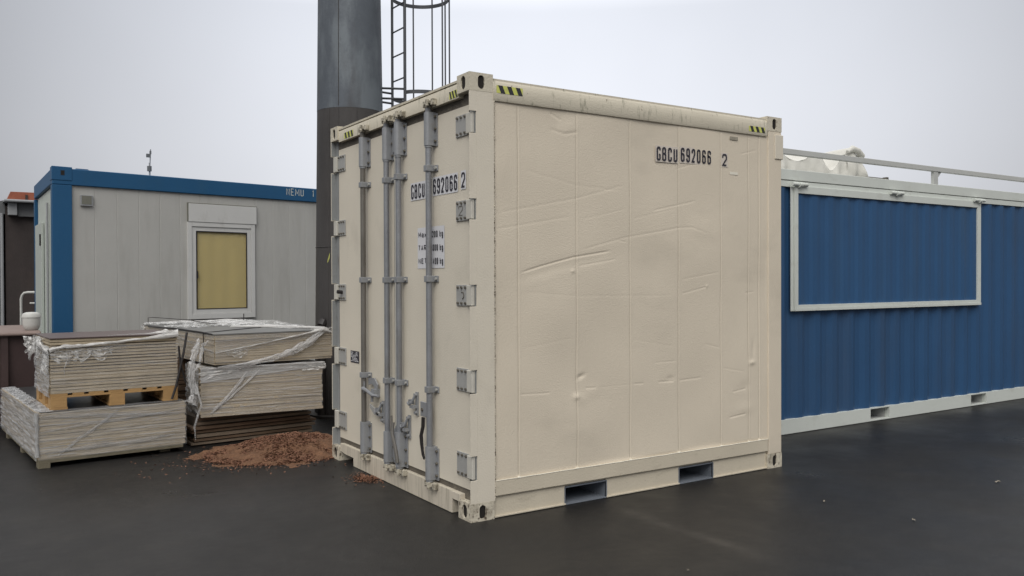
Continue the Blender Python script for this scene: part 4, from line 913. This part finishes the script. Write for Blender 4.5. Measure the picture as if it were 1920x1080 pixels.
# film folded over the top edges
wrap_face(S1, (-.01, -.01, .466), (1, 0, 0), (0, 1, 0), w, .10, 'film', .006, .004, 80, 8, seed=8.1)
wrap_face(S1, (-.01, .0, .466), (1, 0, 0), (0, 1, 0), .13, l, 'film_side', .012, .006, 12, 90, seed=9.1)
for k in range(6):                                  # straggling strands over the open top at the left
    rope(S1, [(.0, .55+.22*k, .475), (.06, .62+.22*k+.08, .480), (.12, .70+.2*k+.16, .474)], [.012, .02, .010], 'film_rope', seed=k)
rope(S1, [(-.012, -.012, .47), (-.010, -.012, .3), (-.006, -.010, .1)], [.022, .014, .018], 'film_side', 'film_corner', seed=3)
for k, (pa, pb, r_) in enumerate((((.0, -.013, .43), (w, -.013, .36), .020), ((.05, -.014, .12), (w-.1, -.014, .17), .022), ((.0, -.013, .30), (w, -.013, .40), .014), ((.15, -.014, .10), (.62, -.014, .44), .018), ((.0, -.013, .455), (w, -.013, .458), .014))):
    pa, pb = Vector(pa), Vector(pb); rope(S1, [pa, pa.lerp(pb, .35)+Vector((0, 0, .008)), pa.lerp(pb, .7)-Vector((0, 0, .006)), pb], [r_*.4, r_, r_*.9, r_*.3], 'film', 'film_fold', seed=60+k, flat=.16, n=10)
mb = MB(); mb.box(.02, w-.02, .02, l-.02, .4625, .4655); mb.build('recess_dark_top', 'board_dark', S1)  # near-black sheet standing in for the shaded recess inside the open top

# --- pallet + S2 on it
rz2 = math.radians(3.5); O2 = Vector((-2.112, 3.430, .4695))
PL = thing('pallet', 'yellowish wooden pallet under the upper left board stack', 'pallet', O2, rz2)
w, l = 1.035, .845
for i, yb_ in enumerate((0, .33, .70)):
    for j, xb in enumerate((0, .46, .91)):
        mb = MB(); ww = .125; mb.box(xb, xb+ww, yb_, yb_+.14, .020, .100); mb.build('block', 'pallet', PL, bevel=.002)
    mb = MB(); mb.box(0, w, yb_, yb_+.14, .1002, .118); mb.build('stringer_board', 'pallet', PL, bevel=.0015)
for xb in (0, .455, .905):
    mb = MB(); mb.box(xb, xb+.13, 0, l, .0, .0198); mb.build('bottom_board', 'pallet', PL, bevel=.0015)
xx = 0
for ww in (.13, .09, .12, .12, .12, .09, .13):
    mb = MB(); mb.box(xx, xx+ww, 0, l, .1182, .136); mb.build('deck_board', 'pallet', PL, bevel=.0015); xx += ww+.0375
S2 = thing('board_stack', 'upper left stack of boards with brown top, on the yellow pallet', 'board stack', O2+Vector((0, 0, .1365)), rz2, 'board stacks')
H2 = 1.071-.606
boards(S2, w, l, 0, H2, 17, 'board_edge', None, .005, .24)
mb = MB(); mb.box(-.004, w+.004, -.004, l+.004, H2+.0005, H2+.010); mb.build('top_board', 'board_top', S2, bevel=.001)
wrap_face(S2, (0, l, -.03), (0, -1, 0), (0, 0, 1), l, H2-.03, 'film_side', .012, .012, 50, 34, seed=2.2)
wrap_face(S2, (0, 0, -.0), (1, 0, 0), (0, 0, 1), w, H2-.06, 'film_thin', .004, .007, 80, 34, seed=3.7)
rope(S2, [(-.01, -.015, .375), (.1, -.022, .40), (.28, -.022, .405), (.52, -.020, .425), (.78, -.018, .445), (w, -.018, .470)], [.022, .018, .016, .013, .016, .030], 'film_white', seed=4)
rag(S2, (0.0, -.012, .37), (1, 0, 0), (0, 0, -1), .22, .11, 'film_lite', 1.1, .010, shape=lambda u: .6+.5*math.sin(u*3))
rag(S2, (.18, -.012, .385), (1, 0, 0), (0, 0, -1), .30, .10, 'film_lite', 2.7, .010, shape=lambda u: .4+.9*abs(math.sin(u*7)))
rag(S2, (.40, -.010, .405), (1, 0, 0), (0, 0, -1), .20, .06, 'film_thin', 5.7, .010)
rope(S2, [(.12, -.02, .36), (.125, -.02, .28), (.10, -.018, .21), (.105, -.016, .15)], [.008, .006, .005, .003], 'film_rope', seed=14)
rope(S2, [(w-.20, .05, H2+.018), (w-.10, -.0, H2+.026), (w-.0, -.01, H2+.012)], [.014, .030, .038], 'film_white', seed=6)
rope(S2, [(.45, .02, H2+.013), (.65, .10, H2+.014), (.85, .04, H2+.016)], [.004, .005, .010], 'film_rope', seed=8)
rope(S2, [(-.02, .60, .44), (-.03, .35, .40), (-.02, .0, .36)], [.035, .035, .030], 'film_white', seed=9)
rag(S2, (-.03, .75, .47), (0, -1, 0), (-.25, 0, -1), .45, .22, 'film_lite', 7.7, .035, shape=lambda u: .6+.5*math.sin(u*9))
rag(S2, (-.02, .72, .45), (-1, -.2, .15), (.1, 0, -1), .10, .16, 'film_white', 9.7, .03)
rag(S2, (-.02, .25, .40), (0, -1, 0), (-.1, 0, -1), .28, .22, 'film_lite', 3.2, .02)
mb = MB(); mb.tube([(w+.09, .02, H2+.015), (w+.05, -.02, .30), (w-.02, -.028, .0), (w-.06, -.03, -.12)], .011, 4); mb.build('strap', 'strap', S2)
mb = MB(); mb.tube([(w+.008, -.01, .36), (w+.02, -.02, .20), (w+.07, -.01, .02)], .009, 4); mb.build('strap', 'strap', S2)

# --- S3: loose brown boards on the ground
S3 = thing('board_stack', 'bottom right pile of brown unwrapped boards on the ground by the wood chips', 'board stack', (-.915, 3.615, 0), math.radians(5), 'board stacks')
z = .012; hs_ = [.030, .030, .034, .030, .034, .032, .040]
for i, hh in enumerate(hs_):
    x_ = random.uniform(-.03, .03)+(.05 if i > 4 else 0); mb = MB()
    ww = 1.27+random.uniform(-.10, .02) - (.08 if i > 4 else 0); y_ = random.uniform(-.02, .02)+(.03 if i > 4 else 0)
    mb.box(x_, x_+ww, y_, y_+1.9, z, z+hh-.006); mb.build('board', 'board_edge2' if i not in (0, 2, 5) else mat('grey_brown_board_edge%d' % i, (.22, .17, .125), .8, .25, 5, .5, 60), S3, bevel=.001); z += hh+.005
mb = MB(); mb.box(.02, 1.1, .05, 1.85, .004, .275); mb.build('gap_shade_core', 'core', S3)  # same dark filler, gap shade put into its colour

# --- S4: wrapped stack on top of S3
S4 = thing('board_stack', 'middle right stack of boards wrapped in film, resting on the brown boards', 'board stack', (-.875, 3.512, .284), math.radians(-3.1), 'board stacks')
w, l = 1.161, .75; h4 = .452
boards(S4, w, l, 0, h4, 17, 'board_edge', None, .007, .07)
wrap_face(S4, (0, 0, .0), (1, 0, 0), (0, 0, 1), w, h4, 'film', .005, .008, 80, 34, seed=11.5)
wrap_face(S4, (0, l, .0), (0, -1, 0), (0, 0, 1), l, h4, 'film_side', .02, .014, 40, 34, seed=12.5)
wrap_face(S4, (0, 0, h4+.002), (1, 0, 0), (0, 1, 0), w, l, 'film_white', .006, .004, 60, 30, seed=13.5)
rag(S4, (-.012, -.016, h4+.012), (1, 0, 0), (0, 0, -1), .42, .10, 'film_white', 4.4, .010, shape=lambda u: 1.2-u)
rag(S4, (.35, -.014, h4+.008), (1, 0, 0), (0, 0, -1), .75, .055, 'film_lite', 6.4, .010)
rag(S4, (w-.22, -.014, h4+.010), (1, 0, .03), (0, 0, -1), .25, .07, 'film_white', 8.4, .010)
wrap_face(S4, (0, 0, h4-.13), (1, 0, 0), (0, 0, 1), w, .135, 'film_side', .004, .013, 80, 16, seed=16.5, sag=lambda u: max(.25, 1-u*.8))
rope(S4, [(-.0, -.015, h4), (.2, -.018, h4+.004), (.6, -.018, h4+.008), (w, -.018, h4+.01), (w+.03, -.018, h4-.03)], [.030, .016, .010, .016, .006], 'film_rope', seed=17)
rope(S4, [(.44, -.012, .42), (.30, -.014, .24), (.12, -.012, .06), (.09, -.012, .03)], [.016, .020, .018, .006], 'film_rope', seed=19, flat=.2)
rope(S4, [(.55, -.012, .42), (.34, -.014, .24), (.13, -.012, .06)], [.012, .016, .006], 'film_rope', seed=29, flat=.2)

# --- hidden bearer stack below the rear of S5
S6 = thing('board_stack', 'dark rear board stack half hidden behind the middle stacks', 'board stack', (-.86, 4.55, 0), math.radians(5), 'board stacks')
boards(S6, 1.05, 1.2, .01, .768, 22, 'board_edge2', None, .01, .18)

# --- S5: top right stack, grey top sheet
S5 = thing('board_stack', 'top right stack of boards with grey top sheet, film bundle slanting across its front', 'board stack', (-.758, 3.440, .774), math.radians(5), 'board stacks')
w, l = 1.185, 2.43; h5 = 1.066-.774
boards(S5, w, l, 0, h5-.012, 12, 'board_edge', None, .006, .09)
mb = MB(); mb.box(-.006, w+.004, -.004, l+.004, h5-.012, h5-.001); mb.build('top_sheet', 'board_grey', S5, bevel=.001)
wrap_face(S5, (0, l, .0), (0, -1, 0), (0, 0, 1), l, h5-.01, 'film', .012, .010, 90, 24, seed=21.5)
wrap_face(S5, (0, 0, .0), (1, 0, 0), (0, 0, 1), w, h5-.01, 'film_thin', .004, .006, 80, 24, seed=22.5)
wrap_face(S5, (0, 0, .08), (1, 0, 0), (0, 0, 1), w, h5-.10, 'film', .004, .008, 80, 20, seed=23.5, sag=lambda u: max(.12, 1-u*.95))
rope(S5, [(-.0, -.014, .115), (.3, -.016, .16), (.6, -.016, .21), (.9, -.016, .26), (1.09, -.02, .300), (1.185, -.02, .262)], [.004, .006, .007, .010, .024, .006], 'film_white', seed=31, flat=.5)
rope(S5, [(1.10, -.02, .295), (.95, -.03, .19), (.75, -.03, .09), (.55, -.026, .035), (.30, -.022, -.005), (.02, -.02, -.02)], [.024, .042, .040, .032, .022, .010], 'film_rope', seed=33, flat=.3, n=14)
rope(S5, [(1.12, -.02, .29), (1.0, -.028, .21), (.80, -.03, .12), (.6, -.026, .05)], [.016, .022, .024, .010], 'film_lite', seed=35, flat=.3)
rag(S5, (.10, -.016, .13), (1, 0, .1), (.15, 0, -1), .20, .09, 'film_lite', 5.2, .012, shape=lambda u: 1-abs(u-.6))
rag(S5, (.95, -.012, .30), (1, 0, .05), (0, .4, -1), .25, .07, 'film_white', 15.2, .02)
rope(S5, [(-.006, -.0, .118), (-.014, .6, .17), (-.016, 1.3, .24)], [.005, .006, .008], 'film_rope', seed=36, flat=.5)
for x_, y_, ww, hh, sd_ in ((.35, 1.3, .5, .5, 1), (.60, .9, .5, .4, 2), (.45, 2.0, .75, .35, 3), (-.02, 2.1, .5, .3, 4), (.85, .35, .3, .5, 5), (.70, 1.5, .45, .35, 6), (.02, 1.2, .3, .5, 7)):
    rag(S5, (x_, y_, h5+.004), (1, 0, 0), (0, 1, 0), ww, hh, 'film_lite', 40+sd_, .028)
rag(S5, (-.05, l-.1, h5+.02), (1, .0, 0), (0, -.3, -1), .25, .12, 'film_lite', 60.5, .03)
rope(S5, [(.0, l, h5+.005), (.4, l-.02, h5+.012), (1.0, l-.02, h5+.014), (w, l-.05, h5+.01)], [.012, .014, .02, .012], 'film_white', seed=38)
rope(S5, [(.5, 1.0, h5+.012), (.8, .75, h5+.016), (1.15, .10, h5+.012)], [.010, .022, .014], 'film_white', seed=39)
rope(S5, [(.55, 1.9, h5+.012), (.75, 1.5, h5+.03), (1.05, 1.2, h5+.03), (1.15, .8, h5+.01)], [.012, .03, .035, .014], 'film_lite', seed=41)
# wire strapping
mb = MB(); mb.tube([(.02, l-.1, h5), (.02, l-.1, h5+.075), (.06, l-.12, h5+.08), (.35, l-.5, h5+.055), (.5, l-.7, h5+.02), (.6, 1.55, h5+.012)], .004, 6); mb.build('strap', 'strap', S5)
mb = MB(); mb.tube([(w-.12, l-.3, h5), (w-.12, l-.3, h5+.10)], .006, 6); mb.build('strap', 'strap', S5)
mb = MB(); mb.tube([(-.016, .28, -.0), (-.016, .28, h5+.004), (.1, .30, h5+.005), (.9, .9, h5+.005)], .005, 4); mb.build('strap', 'strap', S5)
mb = MB(); mb.tube([(-.014, 2.2, h5-.02), (-.012, 1.2, h5+.003), (-.012, .35, h5+.004), (-.010, .05, h5-.004)], .006, 4); mb.build('strap', 'strap', S5)
# hanging hank of film between the stacks
FH = rope(None, [(-.86, 3.62, 1.00), (-.92, 3.48, .92), (-.965, 3.44, .82), (-.975, 3.42, .66), (-.945, 3.42, .52), (-.985, 3.40, .44)], [.030, .046, .034, .040, .038, .065], 'film_rope', 'hanging_film', seed=51, flat=.6, n=14)
tag(FH, 'twisted hank of clear stretch film hanging down in the gap between the stacks', 'plastic film')
q_ = rope(FH, [(-.935, 3.40, .62), (-.90, 3.38, .42), (-.955, 3.40, .22), (-.945, 3.40, .10)], [.014, .012, .010, .004], 'film_rope', 'film_tail', seed=53, n=9)
q_ = rope(FH, [(-.80, 3.50, 1.0), (-.87, 3.44, .96), (-.90, 3.42, .80), (-.95, 3.42, .72)], [.012, .02, .016, .02], 'film_rope', 'film_tail', seed=55, n=9)

# ================================================================== BROWN SKIP, BUCKET, HANDRAIL
SK = thing('skip', 'dark maroon-brown skip with a faded flat lid, at the left edge behind the stacks', 'skip', (-4.6, 5.75, 0))
mb = MB(); mb.prism([(.05, .05), (1.42, .05), (1.42, .99), (0, .99)], 'x', 0, 2.54)
mb.build('body', 'skip', SK, bevel=.01)
for x_ in (.3, .95, 1.6, 2.2): mb = MB(); mb.box(x_, x_+.07, -.035, .02, .06, .985); mb.build('rib', 'skip', SK, bevel=.004)
mb = MB(); mb.prism([(-.07, .985), (1.50, .985), (1.50, 1.035), (-.02, 1.035), (-.07, 1.020)], 'x', -.05, 2.575); mb.build('lid', 'skip_lid', SK, bevel=.018)
for x_ in (.2, 1.1, 2.0): mb = MB(); mb.box(x_, x_+.12, -.085, -.071, .955, 1.0); mb.build('lid_catch', 'skip_lid', SK, bevel=.003)
BK = thing('bucket', 'white plastic bucket with rounded lid on the brown skip beside the cabin corner', 'bucket', (-2.105, 5.87, 1.0355))
def lath(prof, n=28): return lathe(prof, n)
lath([(0, 0), (.055, .0), (.075, .02), (.086, .06), (.088, .135)]).build('body', 'plastic_white', BK, smooth=True)
lath([(.089, .136), (.094, .138), (.093, .160), (.082, .182), (.05, .194), (0, .197)]).build('lid', 'plastic_white', BK, smooth=True)

HR = thing('handrail', 'white tubular handrail with bent top standing beyond the cabin corner', 'handrail', (-1.965, 10.633, 0))
hp2 = lambda t, z: (.84*t, -.54*t, z)
mb = MB(); mb.tube([hp2(0, 0), hp2(0, 1.29), hp2(.015, 1.345), hp2(.05, 1.385), hp2(.11, 1.395), hp2(.55, 1.395), hp2(.60, 1.35), hp2(.61, 0)], .020, 10); mb.build('rail', 'plastic_white', HR, smooth=True)
mb = MB(); mb.tube([hp2(.14, 1.225), hp2(.60, 1.225)], .013, 8); mb.build('crossbar', 'plastic_white', HR, smooth=True)

# ================================================================== BUILDING BEHIND, LEFT
BD = thing('brick_building', 'dark low building with white gutter and red brick upper part, far left behind the cabin', 'building', (-2.0, 13.72, 0))
mb = MB(); mb.box(-.055, 6, 0, 8, 0, 2.98); mb.build('wall', 'wall_dark', BD)
mb = MB(); mb.prism([(-.10, 3.035), (6, 3.035), (6, 3.075), (.10, 3.075), (-.06, 3.09)], 'y', -.25, 8); mb.build('roof', 'pipe_grey', BD, bevel=.006)
mb = MB(); mb.tube([(-.08, -.27, 3.06), (6, -.27, 3.00)], .028, 10); mb.build('gutter', 'pipe_grey', BD, smooth=True)
mb = MB(); mb.prism([(-.03, 3.076), (5, 3.076), (5, 3.262), (.03, 3.25)], 'y', 0, 6); mb.build('upper_wall', 'brick', BD, bevel=.005)
mb = MB(); mb.box(.27, .31, -.02, -.001, 3.10, 3.20); mb.build('window', 'wall_dark', BD)
mb = MB(); mb.box(-.02, .13, -.18, -.001, 2.80, 3.03); mb.build('soffit_box', 'pipe_grey', BD, bevel=.01)
mb = MB(); mb.box(.1405, 6, -.10, -.001, 2.78, 3.03); mb.build('fascia', 'pipe_mid', BD, bevel=.01)
mb = MB(); mb.box(-4, -.14, .05, 5, 0, 2.82); mb.build('side_wall', 'pipe_mid', BD)
mb = MB(); mb.tube([(-.115, -.02, 0), (-.115, -.02, 2.84)], .028, 10); mb.build('downpipe', 'pipe_grey', BD, smooth=True)
mb = MB(); mb.prism([(-.75, 2.83), (-.06, 2.83), (-.06, 3.09), (-.13, 3.07), (-.75, 3.02)], 'y', .03, 4); mb.build('louvre', 'pipe_mid', BD)

# ================================================================== WOOD CHIPS
def heap(cx, cy, rx, ry, hgt, n=90, seed=0, name='wood_chip_heap'):
    mb = MB()
    def f(u, v):
        a = (u-.5)*2; b = (v-.5)*2
        x = cx+a*rx*1.15; y = cy+b*ry*1.15; r = math.hypot(a*1.15, b*1.15)*(1+.28*noise3(a*2.2+seed, b*2.2, seed)+.16*noise3(a*9+seed, b*9, seed))
        h = hgt*max(0, 1-r)**1.15*(1+.35*noise3(x*5, y*5, seed)) ; h += .012*noise3(x*22, y*22, seed)*(1 if r < .92 else 0) + .011*noise3(x*75, y*75, 1)*(1 if r < .95 else 0)
        return (x, y, h-.004 if r < 1 else -.012)
    mb.grid(f, n, n); o = mb.build(name, 'sawdust', None, smooth=True, angle=180, recalc=False); return f
def chips(regions, name, label):
    mb = MB()
    for (cx, cy, rx, ry, hgt, cnt, sp, sd_) in regions:
        for i in range(cnt):
            a = random.uniform(0, 6.283); r = abs(random.gauss(0, .55)) if sp else math.sqrt(random.random())
            x = cx+rx*r*math.cos(a); y = cy+ry*r*math.sin(a)
            if r > 1.5: continue
            rr_ = r*(1+.28*noise3(math.cos(a)*r*2.2+sd_, math.sin(a)*r*2.2, sd_)) if not sp else 2
            z = (hgt*max(0, 1-rr_)**1.15*(1+.35*noise3(x*5, y*5, sd_)) + .012*noise3(x*22, y*22, sd_)) if rr_ < 1 else 0
            z = max(z, 0)+.002; s_ = random.uniform(.003, .008)*(1 if not sp else .8); t = random.uniform(0, 3.14); e1 = Vector((math.cos(t), math.sin(t), random.uniform(-.3, .5)))*s_*1.8; e2 = Vector((-math.sin(t), math.cos(t), random.uniform(-.4, .6)))*s_*.6
            p = Vector((x, y, z+.002)); mb.add([p-e1-e2, p+e1-e2, p+e1+e2, p-e1+e2+Vector((0, 0, .003))], [(0, 1, 2, 3)])
    o = mb.build(name, 'chips', None, recalc=False); return o
def merge(name, a, b):
    pass
HX, HY, HRX, HRY, HH = -.23, 2.93, .80, .62, .18
fh = heap(HX, HY, HRX, HRY, HH, 150, 1.3)
hp_ = [o for o in bpy.data.objects if o.name == 'wood_chip_heap'][0]; tag(hp_, 'heap of red-brown wood chips on the asphalt beside the container doors', 'wood chips'); hp_['kind'] = 'stuff'
cc_ = chips([(HX, HY, HRX*.93, HRY*.93, HH, 16000, False, 1.3), (HX-.10, HY-.12, .66, .44, 0, 3200, True, 0), (HX-.05, HY-.1, 1.0, .62, 0, 3000, True, 0)], 'loose_chips', ''); cc_.parent = hp_; 
c2 = chips([(-.07, 1.52, .09, .16, 0, 900, True, 0), (-.09, 1.50, .16, .22, 0, 250, True, 0)], 'scattered_chips', '')
tag(c2, 'small scatter of reddish chips on the asphalt in front of the door sill', 'wood chips'); c2['kind'] = 'stuff'

# ================================================================== LITTER
def scrap(name, x, y, sx_, rot, label, cat, m='white_label', grp=None):
    mb = MB(); mb.grid(lambda u, v: ((u-.5)*sx_, (v-.5)*sx_*.4, .004+.010*abs(math.sin(u*3.1+v*2))), 6, 3)
    o = mb.build(name, m, None, recalc=False); o.location = (x, y, 0); o.rotation_euler = (0, 0, rot); tag(o, label, cat, grp); return o
scrap('leaf_scrap', 3.897, -1.286, 0.050, -0.20, 'curled dry leaf, palest and largest, on the asphalt at the far right', 'leaf', 'leaf', 'scraps littering the asphalt')
scrap('leaf_scrap', 2.312, -0.923, 0.030, 0.30, "tiny pale leaf scrap on the asphalt right of the cream container's far corner", 'leaf', 'leaf', 'scraps littering the asphalt')
scrap('leaf_scrap', 2.400, -1.534, 0.035, 0.80, 'tiny pale leaf scrap on the asphalt between the other two scraps', 'leaf', 'leaf', 'scraps littering the asphalt')
scrap('litter_speck', 0.512, -1.424, 0.020, 1.30, 'white speck of litter on the asphalt near the bottom centre', 'litter', 'leaf', 'scraps littering the asphalt')
